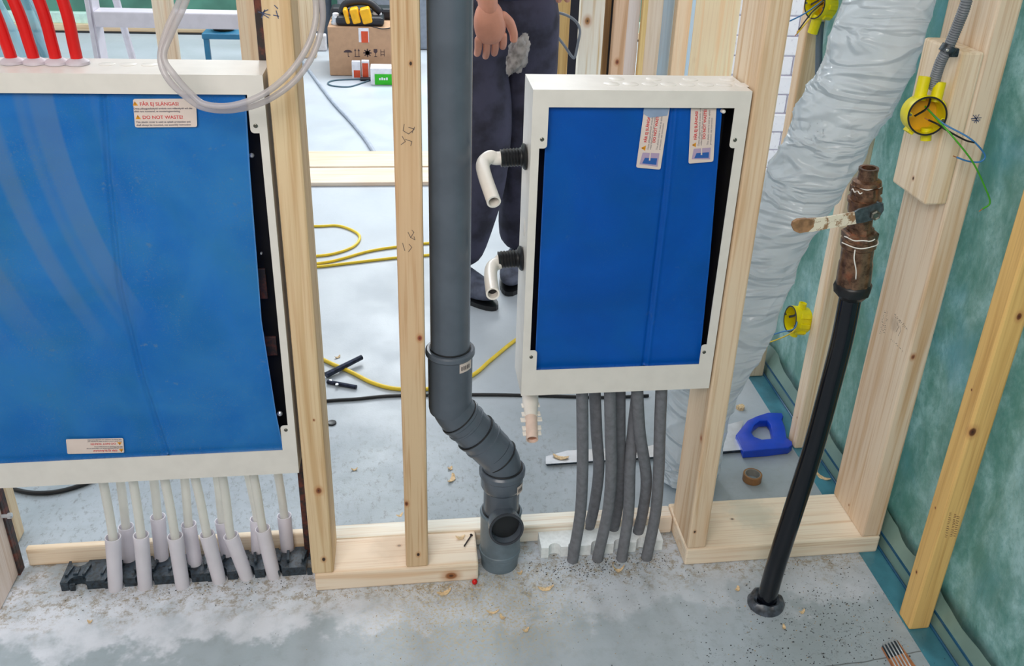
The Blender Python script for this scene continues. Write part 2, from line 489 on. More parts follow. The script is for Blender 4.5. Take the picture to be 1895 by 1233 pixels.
def make_foil():
    M = Mat('whitewashed_wall')
    p = M.pos()
    br = M.n('ShaderNodeTexBrick'); M.put(br.inputs['Vector'], M.vmul(p, (1, 1, 1)))
    c = M.mix(M.ramp(M.noise(p, 60, 4), 0.6, 0.7, 0, 0.4), srgb(246, 246, 250), srgb(190, 184, 196))
    M.base(c); M.rough(0.6)
    M.bump(M.noise(p, 30, 5), 0.4, 0.01)
    return M.m
FOIL = make_foil()
GREENWALL = simple('green_wall_sheet', srgb(88, 146, 128), 0.5, var=0.15, vscale=4)
TEAL = simple('teal_painted_metal', srgb(38, 112, 150), 0.4)
DARKTOOL = simple('black_tool_plastic', srgb(30, 32, 40), 0.5)
TOOLY = simple('yellow_tool_plastic', srgb(244, 180, 16), 0.45)
ORANGERED = simple('orange_packaging', srgb(214, 78, 40), 0.6)
PACKWHITE = simple('white_packaging', srgb(232, 232, 238), 0.6)
GREENPK = simple('green_packaging', srgb(44, 186, 20), 0.5)
TAPECORE = simple('brown_tape_roll', srgb(150, 108, 66), 0.4, var=0.12)
GREYTAPE = simple('grey_tape_core', srgb(146, 146, 142), 0.7)
PLASTER = simple('pale_board', srgb(216, 200, 186), 0.8, var=0.05)
CEIL = simple('ceiling_board', srgb(214, 208, 198), 0.8)

# ------------------------------------------------------------ the setting
WX = 1.045   # right wall plane
b = NB(); box(b, (-6, -3.2, -0.06), (6, 6.2, 0))
tag(obj('floor', b, FLOOR), kind='structure')
# right wall: membrane stretched over insulation, gently buckled
b = NB()
ny, nz = 150, 60
g = []
for i in range(ny+1):
    row = []
    for j in range(nz+1):
        y = -3.0+3.80*i/ny; z = 0.07+2.4*j/nz
        dx = 0.012*noise.noise(V((y*5, z*2.2, 3.1)))+0.006*noise.noise(V((y*17, z*9, 1.1)))
        row.append(b.verts.new((WX+0.014+dx, y, z)))
    g.append(row)
for i in range(ny):
    for j in range(nz):
        b.faces.new((g[i][j], g[i+1][j], g[i+1][j+1], g[i][j+1]))
bmesh.ops.solidify(b, geom=b.faces[:], thickness=0.01)
wr = obj('wall_right', b, MEMBRANE, smooth=True); tag(wr, kind='structure')
# foot of the right wall: membrane folded down over the base rail and out on the floor
b = NB(); box(b, (WX, -3.0, 0.0), (WX+0.03, 0.80, 0.036), 0.002); tag(obj('baseboard_right', b, TAPE_G), kind='structure')
b = NB()
prism(b, [(WX+0.001, -3.0, 0.038), (WX+0.018, -3.0, 0.085), (WX+0.03, -3.0, 0.085), (WX+0.03, -3.0, 0.038)], (0, 3.80, 0))
tag(obj('trim_1', b, TAPE_G), kind='structure')
b = NB(); box(b, (WX-0.001, -3.0, 0.0345), (WX+0.02, 0.80, 0.0395)); tag(obj('trim_2', b, TAPE_L), kind='structure')
b = NB(); box(b, (WX-0.055, -3.0, 0.0), (WX, 0.80, 0.0012)); tag(obj('trim_3', b, TAPE_B), kind='structure')
b = NB(); tube(b, [(WX-0.003, -3.0, 0.003), (WX-0.003, 0.80, 0.003)], 0.003, 6); tag(obj('trim_4', b, TAPE_L), kind='structure')
# far wall with its green sheet and timber foot
b = NB(); box(b, (-6, 5.60, 0.13), (6, 5.7, 2.6)); tag(obj('wall_back', b, GREENWALL), kind='structure')
b = NB(); box(b, (-6, 5.55, 0.055), (6, 5.69, 0.13), 0.005); tag(obj('trim_5', b, simple('pale_far_ledge', srgb(206, 240, 228), 0.5)), kind='structure')
b = NB(); box(b, (-6, 5.52, 0.012), (6, 5.69, 0.055)); tag(obj('trim_6', b, wood('far_plate_wood', 0)), kind='structure')
b = NB(); box(b, (-6, 5.50, 0.0), (6, 5.69, 0.012)); tag(obj('trim_7', b, BLACK_RUB), kind='structure')
# unseen room behind the camera; ceiling put in to shade the foreground
b = NB(); box(b, (-2.9, -3.15, 0), (1.2, -3.0, 2.5)); tag(obj('wall_front', b, PLASTER), kind='structure')
b = NB(); box(b, (-3.0, -3.15, 2.5), (1.2, -0.15, 2.6)); tag(obj('ceiling', b, CEIL), kind='structure')
b = NB(); box(b, (-3.0, -3.0, 0), (-2.9, 0.15, 2.5)); tag(obj('wall_left', b, PLASTER), kind='structure')

# ------------------------------------------------------------ timber of the stud wall
def stud(name, a, c, mat, label, cat='stud', bev=0.0045, group=None, rot=None):
    b = NB(); box(b, a, c, bev)
    if rot:
        M = rot
        for v in b.verts: v.co = M @ v.co
    return tag(obj(name, b, mat), label, cat, group)

# bottom plates
stud('bottom_plate', (-0.2045, 0, 0.0), (0.131, 0.102, 0.046),
     wood('plate_front_wood', 0, srgb(240, 222, 196), srgb(226, 194, 158), 3.1,
          knots=[(HY(835, 1066, 0), 0.011, srgb(150, 92, 50)), (HZ(739, 1010, .046), 0.0035, srgb(20, 18, 16))],
          stains=[(HZ(730, 1010, .046), 0.06, srgb(196, 178, 156), 0.5)]),
     'short pine bottom plate under the left and middle studs', 'timber')
stud('bottom_plate', (-0.2045, 0.104, 0.0), (0.5805, 0.147, 0.046),
     wood('plate_back_wood', 0, srgb(246, 232, 212), srgb(224, 196, 160), 5.2),
     'long narrow pine plate behind the grey pipes', 'timber')
stud('bottom_plate', (-0.80, 0.128, 0.0), (-0.2055, 0.144, 0.046),
     wood('plate_left_wood', 0, srgb(240, 220, 190), srgb(206, 172, 128), 6.2),
     'thin pine plate behind the white pipes at left', 'timber')
stud('bottom_plate', (0.5815, 0, 0.0), (1.032, 0.153, 0.046),
     wood('plate_right_wood', 0, srgb(244, 224, 196), srgb(228, 200, 164), 8.4,
          knots=[(HZ(1355, 961, .046), 0.003, srgb(30, 26, 22))],
          stains=[(HZ(1390, 950, .046), 0.07, srgb(188, 190, 176), 0.6)]),
     'wide pine bottom plate at the right, by the green wall', 'timber')
ZT = 2.49
stud('wall_stud', (-0.2095, 0.0005, 0.0465), (-0.1655, 0.1, ZT),
     wood('stud_left_wood', 2, srgb(222, 192, 148), srgb(200, 164, 116), 1.3,
          knots=[(HY(590, 909, 0), 0.0065), (HY(599, 1036, 0), 0.0045, srgb(30, 20, 16)), (HY(581, 778, 0), 0.002)]),
     'pine stud on the right flank of the large blue cabinet')
stud('wall_stud', (-0.0195, 0.0005, 0.0465), (0.0265, 0.1, ZT),
     wood('stud_mid_wood', 2, srgb(216, 182, 140), srgb(188, 146, 100), 2.9,
          knots=[(HY(777, 626, 0), 0.005, srgb(150, 70, 50)), (HY(752, 933, 0), 0.005), (HY(774, 1027, 0), 0.004, srgb(30, 20, 16)), (HY(760, 118, 0), 0.003, srgb(30, 20, 16))], streak=1.8),
     'pine stud directly left of the thick grey drain pipe')
stud('wall_stud', (0.583, 0.0005, 0.0465), (0.626, 0.12, ZT),
     wood('stud_six_wood', 2, srgb(226, 200, 166), srgb(204, 166, 124), 4.4,
          knots=[(HX(1300, 811, 0.586), 0.006, srgb(160, 84, 52)), (HY(1286, 985, 0), 0.003, srgb(24, 18, 16)), (HX(1317, 32, .583), 0.002)]),
     'pine stud on the right flank of the small blue cabinet')
stud('wall_stud', (0.986, 0.0005, 0.0465), (1.031, 0.152, ZT),
     wood('stud_big_wood', 2, srgb(230, 206, 176), srgb(208, 172, 130), 7.7,
          knots=[(HY(1690, 661, 0), 0.005, srgb(150, 96, 66)), (HX(1571, 935, .986), 0.002)],
          stains=[(HX(1655, 600, .986), 0.02, srgb(150, 132, 116), 0.35)]),
     'wide pine stud by the green wall, with a wood block screwed to it')
stud('wall_stud', (0.991, -0.224, 0.0015), (1.036, -0.179, ZT),
     wood('stud_near_wood', 2, srgb(228, 184, 112), srgb(206, 158, 90), 9.1, lift=(1.08, 1.14, 1.2),
          knots=[(HY(1800, 800, -.224), 0.008, srgb(90, 46, 26)), (HX(1798, 722, .991), 0.002), (HY(1886, 586, -.224), 0.006, srgb(110, 56, 30)),
                 (HX(1731, 940, .991), 0.002), (HX(1696, 1059, .991), 0.003)]),
     'golden pine stud nearest the camera at the far right')
stud('wall_stud', (0.991, 0.387, 0.0015), (1.036, 0.432, ZT),
     wood('stud_far_wood', 2, srgb(244, 214, 180), srgb(222, 182, 136), 10.1, knots=[(HX(1475, 773, .991), 0.002)]),
     'pine stud behind the brass valve, against the green wall')
stud('wall_stud', (0.989, 0.740, 0.0015), (1.036, 0.785, ZT),
     wood('stud_farther_wood', 2, srgb(240, 212, 176), srgb(220, 182, 136), 11.1),
     'pine stud farthest along the green wall, half behind the plastic wrap')
# near stud at the left edge
stud('wall_stud', (-0.862, 0.006, 0.0), (-0.812, 0.125, ZT),
     wood('stud_edge_wood', 2, srgb(232, 208, 190), srgb(214, 184, 160), 12.1),
     'pale stud at the left picture edge beside the rusty leg')
stud('wall_stud', (-0.862, 0.20, 0.0), (-0.845, 0.24, ZT), wood('stud_edge2_wood', 2, seed=13), 'thin pale batten behind the rusty leg at the left edge', 'timber')

# block with the yellow box
stud('wood_block', (0.9405, 0.0, 0.842), (0.985, 0.125, 1.122),
     wood('block_wood', 2, srgb(238, 214, 182), srgb(216, 184, 140), 14.2, knots=[(HX(1690, 330, .9405), 0.003, srgb(60, 40, 30))]),
     'short pine block fixed to the wide stud behind the yellow box', 'timber')
# ------------------------------------------------------------ lettering stamps on studs (flat print)
def print_on(name, parent, mat, items):
    b = NB()
    for (s, size, M, *r) in items: text_bm(b, s, size, M, 0.0, 'LEFT', r[0] if r else 1.0)
    return obj(name, b, mat, parent)

# ------------------------------------------------------------ cabinets
def cab_frame(bm, x0, x1, z0, z1, wx0, wx1, wz0, wz1, ox0, ox1, tz_top, tz_bot, th=0.0015, tabr=0.006):
    """front flange sheet with opening; tabs in the corners"""
    Y = 0.0
    def rc(cx, cz, a0, a1, r=tabr, n=4):
        return [(cx+r*math.cos(a0+(a1-a0)*k/n), Y, cz+r*math.sin(a0+(a1-a0)*k/n)) for k in range(n+1)]
    inner = []
    # clockwise starting top left corner of the window
    inner += [(wx0, Y, wz1), (wx1, Y, wz1)]
    if ox1 > wx1+0.002:
        inner += rc(wx1+tabr, tz_top+tabr, PI, 1.5*PI); inner += [(ox1, Y, tz_top)]
        inner += [(ox1, Y, tz_bot)]; inner += rc(wx1+tabr, tz_bot-tabr, 0.5*PI, PI)
    inner += [(wx1, Y, wz0), (wx0, Y, wz0)]
    if ox0 < wx0-0.002:
        inner += rc(wx0-tabr, tz_bot-tabr, 0, 0.5*PI); inner += [(ox0, Y, tz_bot)]
        inner += [(ox0, Y, tz_top)]; inner += rc(wx0-tabr, tz_top+tabr, 1.5*PI, 2*PI)
    outer = [(x0, Y, z1), (x1, Y, z1), (x1, Y, z0), (x0, Y, z0)]
    t = bmesh.new()
    vo = [t.verts.new(p) for p in outer]; vi = [t.verts.new(p) for p in inner]
    eo = [t.edges.new((vo[i], vo[(i+1) % 4])) for i in range(4)]
    ei = [t.edges.new((vi[i], vi[(i+1) % len(vi)])) for i in range(len(vi))]
    bmesh.ops.triangle_fill(t, edges=eo+ei, use_beauty=True)
    r = bmesh.ops.extrude_face_region(t, geom=t.faces[:])
    for v in [x for x in r['geom'] if isinstance(x, bmesh.types.BMVert)]: v.co.y += th
    merge(bm, t)

def sticker(name, parent, c00, c10, c01, items, label=None, yoff=-0.0008):
    """paper sticker: c00 lower-left, c10 lower-right, c01 upper-left as seen upright; items drawn in its own frame"""
    c00, c10, c01 = V(c00), V(c10), V(c01)
    ex = c10-c00; ey = c01-c00
    Wd, Ht = ex.length, ey.length
    b = NB()
    n = ex.cross(ey).normalized()
    if n.y > 0: n = -n
    r = min(Wd, Ht)*0.07
    pts = []
    for cx, cy, a in ((Wd-r, Ht-r, 0), (r, Ht-r, .5*PI), (r, r, PI), (Wd-r, r, 1.5*PI)):
        for k in range(4):
            t = a+k/3*PI/2
            pts.append(c00+ex.normalized()*(cx+r*math.cos(t))+ey.normalized()*(cy+r*math.sin(t)))
    prism(b, pts, n*0.0003)
    s = obj(name, b, PAPER, parent)
    if label: s['label'] = label
    M = frame_of(ex, ey, c00+n*0.0006)
    for nm, mat, fn in items:
        b = NB(); fn(b, M, Wd, Ht)
        obj(nm, b, mat, s)
    return s

def tri_sign(cx, cy, s):
    def f(b, M, W_, H_):
        pts = [M @ V((cx*W_-s*W_/2, cy*H_-s*W_*0.42, 0)), M @ V((cx*W_+s*W_/2, cy*H_-s*W_*0.42, 0)), M @ V((cx*W_, cy*H_+s*W_*0.45, 0))]
        b.faces.new([b.verts.new(p) for p in pts])
    return f
def tri_mark(cx, cy, s):
    def f(b, M, W_, H_):
        def q(x0, y0, x1, y1):
            b.faces.new([b.verts.new(M @ V((cx*W_+x*s*W_, cy*H_+y*s*W_, 0.0002))) for x, y in ((x0, y0), (x1, y0), (x1*1.5, y1), (x0*1.5, y1))])
        q(-0.045, -0.1, 0.045, 0.22); q(-0.05, -0.27, 0.05, -0.19)
    return f
def txt(s, x, y, size, squash=1.0, bold=0.0):
    def f(b, M, W_, H_):
        text_bm(b, s, size*H_, M @ Matrix.Translation((x*W_, y*H_, 0.0001)), 0, 'LEFT', squash, bold)
    return f
def multi(*fs):
    def f(b, M, W_, H_):
        for g_ in fs: g_(b, M, W_, H_)
    return f
STK_LARGE = [
    ('warning_triangle', ORANGE, multi(tri_sign(0.065, 0.84, 0.085), tri_sign(0.075, 0.37, 0.085))),
    ('triangle_mark', BLACKINK, multi(tri_mark(0.065, 0.84, 0.085), tri_mark(0.075, 0.37, 0.085))),
    ('red_heading', REDINK, multi(txt('FÅR EJ SLÄNGAS!', 0.135, 0.765, 0.165, 1.02, 0.0001), txt('DO NOT WASTE!', 0.145, 0.30, 0.165, 1.02, 0.0001))),
    ('small_print', GREYINK, multi(
        txt('Detta påbyggnadsskydd används som målarskydd och ska', 0.03, 0.635, 0.085, 0.97, 0.0001),
        txt('alltid vara monterad, se monteringsanvisning.', 0.03, 0.535, 0.085, 0.97, 0.0001),
        txt('This plastic cover is used as splash protection and', 0.03, 0.165, 0.085, 1.04, 0.0001),
        txt('shall always be mounted, see assembly instruction', 0.03, 0.06, 0.085, 1.04, 0.0001)))]
def picto_panel(b, M, W_, H_):
    # open box outline
    pts = [(0.035, 0.22), (0.035, 0.80), (0.20, 0.88), (0.20, 0.30), ]
    b.faces.new([b.verts.new(M @ V((x*W_, y*H_, 0.0001))) for x, y in ((0.045, 0.14), (0.26, 0.14), (0.26, 0.82), (0.075, 0.88))][::1])
def picto_blue(b, M, W_, H_):
    b.faces.new([b.verts.new(M @ V((x*W_, y*H_, 0.0003))) for x, y in ((0.075, 0.20), (0.18, 0.20), (0.18, 0.70), (0.09, 0.78))])
def picto_arrow(b, M, W_, H_):
    b.faces.new([b.verts.new(M @ V((x*W_, y*H_, 0.0005))) for x, y in ((0.14, 0.47), (0.27, 0.49), (0.27, 0.53), (0.14, 0.53))])
STK_SMALL = [
    ('pictogram_frame', LILAC, picto_panel), ('pictogram_sheet', PICBLUE, picto_blue), ('pictogram_arrow', PAPER, picto_arrow),
    ('warning_triangle', ORANGE, tri_sign(0.33, 0.82, 0.085)), ('triangle_mark', BLACKINK, tri_mark(0.33, 0.82, 0.085)),
    ('red_heading', REDINK, multi(txt('FÅR EJ SLÄNGAS!', 0.42, 0.72, 0.15, 1.0, 0.0002), txt('DO NOT WASTE!', 0.42, 0.38, 0.15, 1.0, 0.0002))),
    ('small_print', GREYINK, multi(
        txt('Detta påbyggnadsskydd används som', 0.31, 0.60, 0.10), txt('målarskydd och ska vara monterad', 0.31, 0.50, 0.10),
        txt('This plastic cover is used as splash', 0.31, 0.24, 0.10), txt('protection, see instruction', 0.31, 0.13, 0.10)))]

def screw(parent, p, r=0.0035, mat=None):
    b = NB(); lathe(b, V(p)+V((0, 0.0005, 0)), (0, -1, 0), [(0, r), (0.0012, r), (0.002, r*0.6), (0.0018, r*0.35), (0.0008, r*0.3)], 14)
    return obj('screw', b, mat or SCREW, parent, auto=True)

# --- large cabinet
bx0, bx1, bz0, bz1, byd = -0.835, -0.2165, 0.306, 1.0705, 0.10
big = thing('manifold_cabinet', (-0.52, 0.05, 0.0), 'large white steel cabinet with a wide dusty blue cover sheet, at the left', 'cabinet')
b = NB()
cab_frame(b, bx0, bx1, bz0, bz1, -0.81, -0.2425, 0.3605, 1.040, -0.82, -0.229, 0.978, 0.416)
fr = obj('front_frame', b, WHITE, big)
b = NB()
box(b, (bx0, 0.0016, bz1-0.0015), (bx1, byd, bz1)); box(b, (bx0, 0.0016, bz0), (bx1, byd, bz0+0.0015))
box(b, (bx0, 0.0016, bz0+0.0016), (bx0+0.0015, byd, bz1-0.0016)); box(b, (bx1-0.0015, 0.0016, bz0+0.0016), (bx1, byd, bz1-0.0016))
obj('casing', b, WHITE, big)
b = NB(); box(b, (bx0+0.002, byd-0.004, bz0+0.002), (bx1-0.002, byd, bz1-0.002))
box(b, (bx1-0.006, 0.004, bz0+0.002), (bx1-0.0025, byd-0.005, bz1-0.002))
obj('inner_shade_panel', b, BLACK_IN, big)  # black panels stand in for the shade inside the gap
# warped cover sheet with a fold
def cover(bm, x0, x1, z0, z1, edge, fold, amp, y0, leftedge=None, nx=48, nz=60):
    G = []
    for j in range(nz+1):
        z = z0+(z1-z0)*j/nz; row = []
        t = (z-z0)/(z1-z0)
        xr = edge(t); xl = leftedge(t) if leftedge else x0
        for i in range(nx+1):
            x = xl+(xr-xl)*i/nx
            f_ = fold(t)
            y = y0+amp*math.sin(PI*t)*0.6*((x-f_)/(xr-f_) if x > f_ else (f_-x)/(f_-xl)*0.5)
            y += 0.0045*math.exp(-((x-f_)/0.0035)**2) - 0.0022*math.exp(-((x-f_-0.007)/0.003)**2)
            y += 0.0012*noise.noise(V((x*9, z*7, 2)))
            row.append(bm.verts.new((x, y, z)))
        G.append(row)
    for j in range(nz):
        for i in range(nx):
            bm.faces.new((G[j][i], G[j][i+1], G[j+1][i+1], G[j+1][i]))
    bmesh.ops.solidify(bm, geom=bm.faces[:], thickness=0.0012)
def interp(t, tab):
    for (a, va), (c_, vc) in zip(tab, tab[1:]):
        if t <= c_: return va+(vc-va)*((t-a)/(c_-a))
    return tab[-1][1]
b = NB()
cover(b, -0.826, -0.24, 0.352, 1.05, lambda t: interp(t, [(0, -0.2425), (0.12, -0.25), (0.4, -0.259), (0.8, -0.252), (1, -0.246)]),
      lambda t: interp(t, [(0, -0.452), (0.25, -0.474), (0.5, -0.484), (0.8, -0.470), (1, -0.456)]), 0.008, 0.012, nx=170)
cv = obj('cover_sheet', b, BLUE1, big, smooth=True); cv['label'] = 'dusty blue cover sheet with a bent vertical crease'
sy = 0.0085
sticker('warning_sticker', big, HY(250, 236, sy), HY(365, 235, sy), HY(246, 183, sy), STK_LARGE, 'white warning sticker at the top right of the blue sheet')
sticker('warning_sticker', big, HY(228, 811, sy), HY(122, 813, sy), HY(230, 838, sy), STK_LARGE, 'upside-down white warning sticker low on the blue sheet')
for p in ((473, 233), (529, 796)): screw(big, HY(*p, 0.0))
# things glinting inside the gap: bolts and a bracket
for p, r in (((466, 287), .004), ((518, 765), .005), ((484, 468), .002)):
    b = NB(); c_ = HY(*p, 0.028); lathe(b, c_, (0, -1, 0), [(0, r), (0.003, r), (0.005, r*.5)], 12); obj('bolt', b, STEEL, big, auto=True)
b = NB(); c0 = HY(487, 525, 0.05); box(b, c0-V((.012, .002, .03)), c0+V((.006, .002, .03)), .001); obj('inner_bracket', b, RUST, big)
b = NB(); c0 = HY(504, 640, 0.05); box(b, c0-V((.012, .002, .02)), c0+V((.008, .002, .02)), .001); obj('inner_bracket', b, RUST, big)
# legs
b = NB(); box(b, (-0.235, 0.102, 0.0), (-0.2115, 0.112, ZT-0.9), 0.001); box(b, (-0.235, 0.112, 0.0), (-0.231, 0.126, ZT-0.9))
obj('leg', b, RUST, big)
b = NB(); box(b, (-0.838, 0.103, 0.0), (-0.808, 0.113, ZT-0.9), 0.001); box(b, (-0.812, 0.113, 0.0), (-0.808, 0.127, ZT-0.9))
lg = obj('leg', b, RUST, big)
b = NB(); p = HY(15, 955, 0.10); lathe(b, p+V((-0.012, 0, 0)), (1, 0, 0), [(0, .004), (.012, .004), (.012, .0065), (.018, .0065), (.02, .003)], 6); obj('leg_bolt', b, STEEL, lg)
# knock-outs on top
for px in (195, 235, 275):
    b = NB(); p = HZ(px, 121, bz1); lathe(b, (p.x, 0.062, bz1-0.0005), (0, 0, 1), [(0, 0.0125), (0.0009, 0.0125), (0.0012, 0.0118)], 24); obj('knockout', b, WHITE, big, auto=True)
# black grommets along the bottom
CAPS = [186, 243, 297, 353, 408, 464]
for i, px in enumerate(CAPS):
    for yy in (0.035, 0.075):
        p = HZ(px, 900-i*4.2, bz0)
        b = NB(); lathe(b, (p.x+(0.004 if yy > .05 else 0), yy, bz0+0.003), (0, 0, -1), [(0, 0.0165), (0.006, 0.0165), (0.008, 0.014), (0.008, 0.011), (0, 0.011)], 20); obj('grommet', b, BLACK_RUB, big, auto=True)

# --- small cabinet
sx0, sx1, sz0, sz1, syd = 0.2065, 0.5785, 0.4605, 1.0515, 0.105
sm = thing('manifold_cabinet', (0.39, 0.05, 0.46), 'small white steel cabinet with a deep blue cover sheet, right of the drain pipe', 'cabinet')
b = NB(); cab_frame(b, sx0, sx1, sz0, sz1, 0.2335, 0.5515, 0.5165, 1.0225, 0.2205, 0.5615, 0.952, 0.560)
obj('front_frame', b, WHITE, sm)
b = NB()
box(b, (sx0, 0.0016, sz1-0.0015), (sx1, syd, sz1)); box(b, (sx0, 0.0016, sz0), (sx1, syd, sz0+0.0015))
box(b, (sx0, 0.0016, sz0+0.0016), (sx0+0.0015, syd, sz1-0.0016)); box(b, (sx1-0.0015, 0.0016, sz0+0.0016), (sx1, syd, sz1-0.0016))
obj('casing', b, WHITE, sm)
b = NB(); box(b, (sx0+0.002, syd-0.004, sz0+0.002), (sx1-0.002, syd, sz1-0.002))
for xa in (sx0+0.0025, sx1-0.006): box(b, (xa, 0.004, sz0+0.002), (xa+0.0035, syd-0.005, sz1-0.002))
obj('inner_shade_panel', b, BLACK_IN, sm)  # black panels paint the shade seen beside the cover sheet
b = NB()
cover(b, 0.231, 0.55, 0.508, 1.03, lambda t: interp(t, [(0, 0.5575), (0.4, 0.551), (0.8, 0.540), (1, 0.534)]),
      lambda t: interp(t, [(0, 0.446), (0.7, 0.449), (1, 0.446)]), 0.004, 0.014, leftedge=lambda t: 0.2325, nx=110)
cv = obj('cover_sheet', b, BLUE2, sm, smooth=True); cv['label'] = 'deep blue cover sheet with a faint vertical crease'
y_ = 0.0105
# rotated stickers: text reads bottom to top -> x axis runs up
sticker('warning_sticker', sm, HY(1222, 314, y_), HY(1240, 195, y_), HY(1177, 310, y_), STK_SMALL, 'left one of two upright white stickers, with a blue-grey patch on top')
sticker('warning_sticker', sm, HY(1320, 299, y_), HY(1326, 195, y_), HY(1274, 303, y_), STK_SMALL, 'right one of two upright white stickers, by the dark gap')
b = NB(); prism(b, [HY(1192, 198, y_-.0008), HY(1239, 198, y_-.0008), HY(1235, 214, y_-.0008), HY(1202, 218, y_-.0008), HY(1190, 210, y_-.0008)], (0, -0.0003, 0)); obj('sticker_patch', b, simple('blue_grey_ink', srgb(150, 170, 200), .5), sm)
for p in ((1003, 258), (1360, 259), (983, 661), (1303, 652)): screw(sm, HY(*p, 0.0))
b = NB(); c_ = HY(1336, 205, 0.012); lathe(b, c_, (0.3, -1, 0), [(0, .0035), (.006, .0035), (.008, .002)], 12); obj('white_clip', b, STEM_WHITE, sm, auto=True)
for i in range(8):
    b = NB(); x = 0.345+i*0.033; lathe(b, (x, 0.042, sz1-0.0005), (0, 0, 1), [(0, 0.0135), (0.0010, 0.0135), (0.0014, 0.0125)], 24); obj('knockout', b, WHITE, sm, auto=True)
    if i % 2 == 0:
        b = NB(); lathe(b, (x+0.016, 0.078, sz1-0.0005), (0, 0, 1), [(0, 0.0135), (0.0010, 0.0135), (0.0014, 0.0125)], 24); obj('knockout', b, WHITE, sm, auto=True)
b = NB(); p = HY(967, 425, .05); lathe(b, (sx0+0.0005, 0.05, p.z+0.005), (-1, 0, 0), [(0, 0.017), (0.001, 0.017), (0.0015, 0.0155)], 24); obj('knockout', b, WHITE, sm, auto=True)

# --- white supply pipe stubs on the left flank, each in a corrugated black sleeve
def stub(zc, path, label):
    y0 = 0.05
    t = thing('pipe_stub', (sx0-0.02, y0, zc), label, 'pipe')
    b = NB(); prof = [(0, 0.0225), (0.003, 0.0235), (0.006, 0.021), (0.008, 0.0165)]
    for k in range(6): prof += [(0.010+k*0.0055, 0.0165), (0.0125+k*0.0055, 0.0145)]
    prof += [(0.044, 0.0155), (0.044, 0.0125)]
    lathe(b, (sx0-0.001, y0, zc), (-1, 0, -0.06), prof, 24); obj('corrugated_sleeve', b, BLACK_RUB, t, auto=True)
    b = NB(); tube(b, smooth_path(path, 8), 0.0118, 20, hollow=0.003); obj('white_pipe', b, STEM_WHITE, t, auto=True)
    sp = smooth_path(path, 8); b = NB(); lathe(b, sp[-3], sp[-1]-sp[-3], [(0, .0088), (.0005, .0088)], 16); obj('bore_shade', b, BLACK_RUB, t)  # last part: black disc standing in for the shade inside the pipe
    return t
z1_ = HY(965, 290, .05).z
stub(z1_, [(sx0-0.03, .05, z1_-.001), (sx0-0.052, .05, z1_-.003), HY(906, 291, .046), HY(894, 303, .032), HY(897, 325, -.005), HY(914, 374, -.075)], 'upper white pipe stub with black sleeve left of the small cabinet')
z2_ = HY(962, 478, .05).z
stub(z2_, [(sx0-0.03, .05, z2_-.001), (sx0-0.040, .05, z2_-.003), HY(924, 486, .048), HY(911, 494, .036), HY(908, 512, .002), HY(912, 544, -.065)], 'lower white pipe stub with black sleeve left of the small cabinet')

# --- ribbed white drain stub under the small cabinet
t = thing('overflow_stub', (0.235, 0.06, 0.36), 'white ribbed plastic drain stub hanging under the small cabinet', 'pipe')
a_ = HY(981, 733, .06); e_ = HY(985, 814, -.035)
b = NB(); mid = a_.lerp(e_, .45)
tube(b, [a_+V((0, 0, .012)), a_, a_.lerp(e_, .18), a_.lerp(e_, .35), a_.lerp(e_, .5)], [.0165, .0165, .016, .0135, .0125], 20); obj('socket', b, STEM_WHITE, t, auto=True)
b = NB(); tube(b, [a_.lerp(e_, .45), e_], .0118, 20, hollow=.0016); obj('spout', b, simple('peach_white_plastic', srgb(232, 206, 192), .4), t, auto=True)
b = NB(); lathe(b, a_.lerp(e_, .93), e_-a_, [(0, .0104), (.0005, .0104)], 16); obj('bore_shade', b, simple('brown_shade_plastic', srgb(170, 120, 96), .6), t)  # brownish disc, shade of the open spout put into colour
for k, (f_, w_) in enumerate(((.22, .018), (.42, .0185), (.55, .021), (.74, .0185), (.86, .018))):
    c_ = a_.lerp(e_, f_)
    b = NB(); box(b, c_-V((w_, .006, .0016)), c_+V((w_, .006, .0016)), .0006); obj('rib', b, STEM_WHITE, t)

# --- grey foam covered pipes below the small cabinet
GF = [
 ([(1076, 725, .040), (1078, 800, .040), (1078, 870, .040), (1074, 950, .042)], (1060, 1040), 'leftmost front grey pipe under the small cabinet'),
 ([(1096, 725, .080), (1104, 800, .082), (1108, 870, .085), (1099, 940, .098)], (1087, 992), 'leftmost rear grey pipe under the small cabinet, bowed right'),
 ([(1127, 725, .040), (1130, 800, .040), (1131, 870, .040), (1125, 945, .042)], (1106, 1038), 'second front grey pipe under the small cabinet'),
 ([(1143, 725, .080), (1147, 800, .082), (1148, 870, .085), (1143, 940, .095)], (1132, 997), 'second rear grey pipe under the small cabinet'),
 ([(1180, 725, .085), (1172, 790, .078), (1166, 860, .064), (1163, 950, .050)], (1151, 1038), 'grey pipe that starts at the rear and crosses behind its neighbour to the front'),
 ([(1176, 725, .040), (1184, 800, .044), (1196, 885, .058), (1189, 950, .080)], (1177, 1004), 'grey pipe that starts at the front and bows right to the rear'),
 ([(1222, 725, .040), (1221, 800, .040), (1219, 870, .040), (1213, 950, .040)], (1197, 1036), 'rightmost grey pipe under the small cabinet')]
for pts, fl, lab in GF:
    f_ = HZ(*fl)
    path = [HY(*p) for p in pts]+[f_+V((0, 0.004, 0.0))]
    path[0].z = max(path[0].z, sz0-0.001)
    b = NB(); tube(b, smooth_path(path, 7), 0.0122, 18)
    tag(obj('insulated_pipe', b, FOAM, auto=True), lab, 'pipe', 'grey foam covered pipes under the small cabinet')

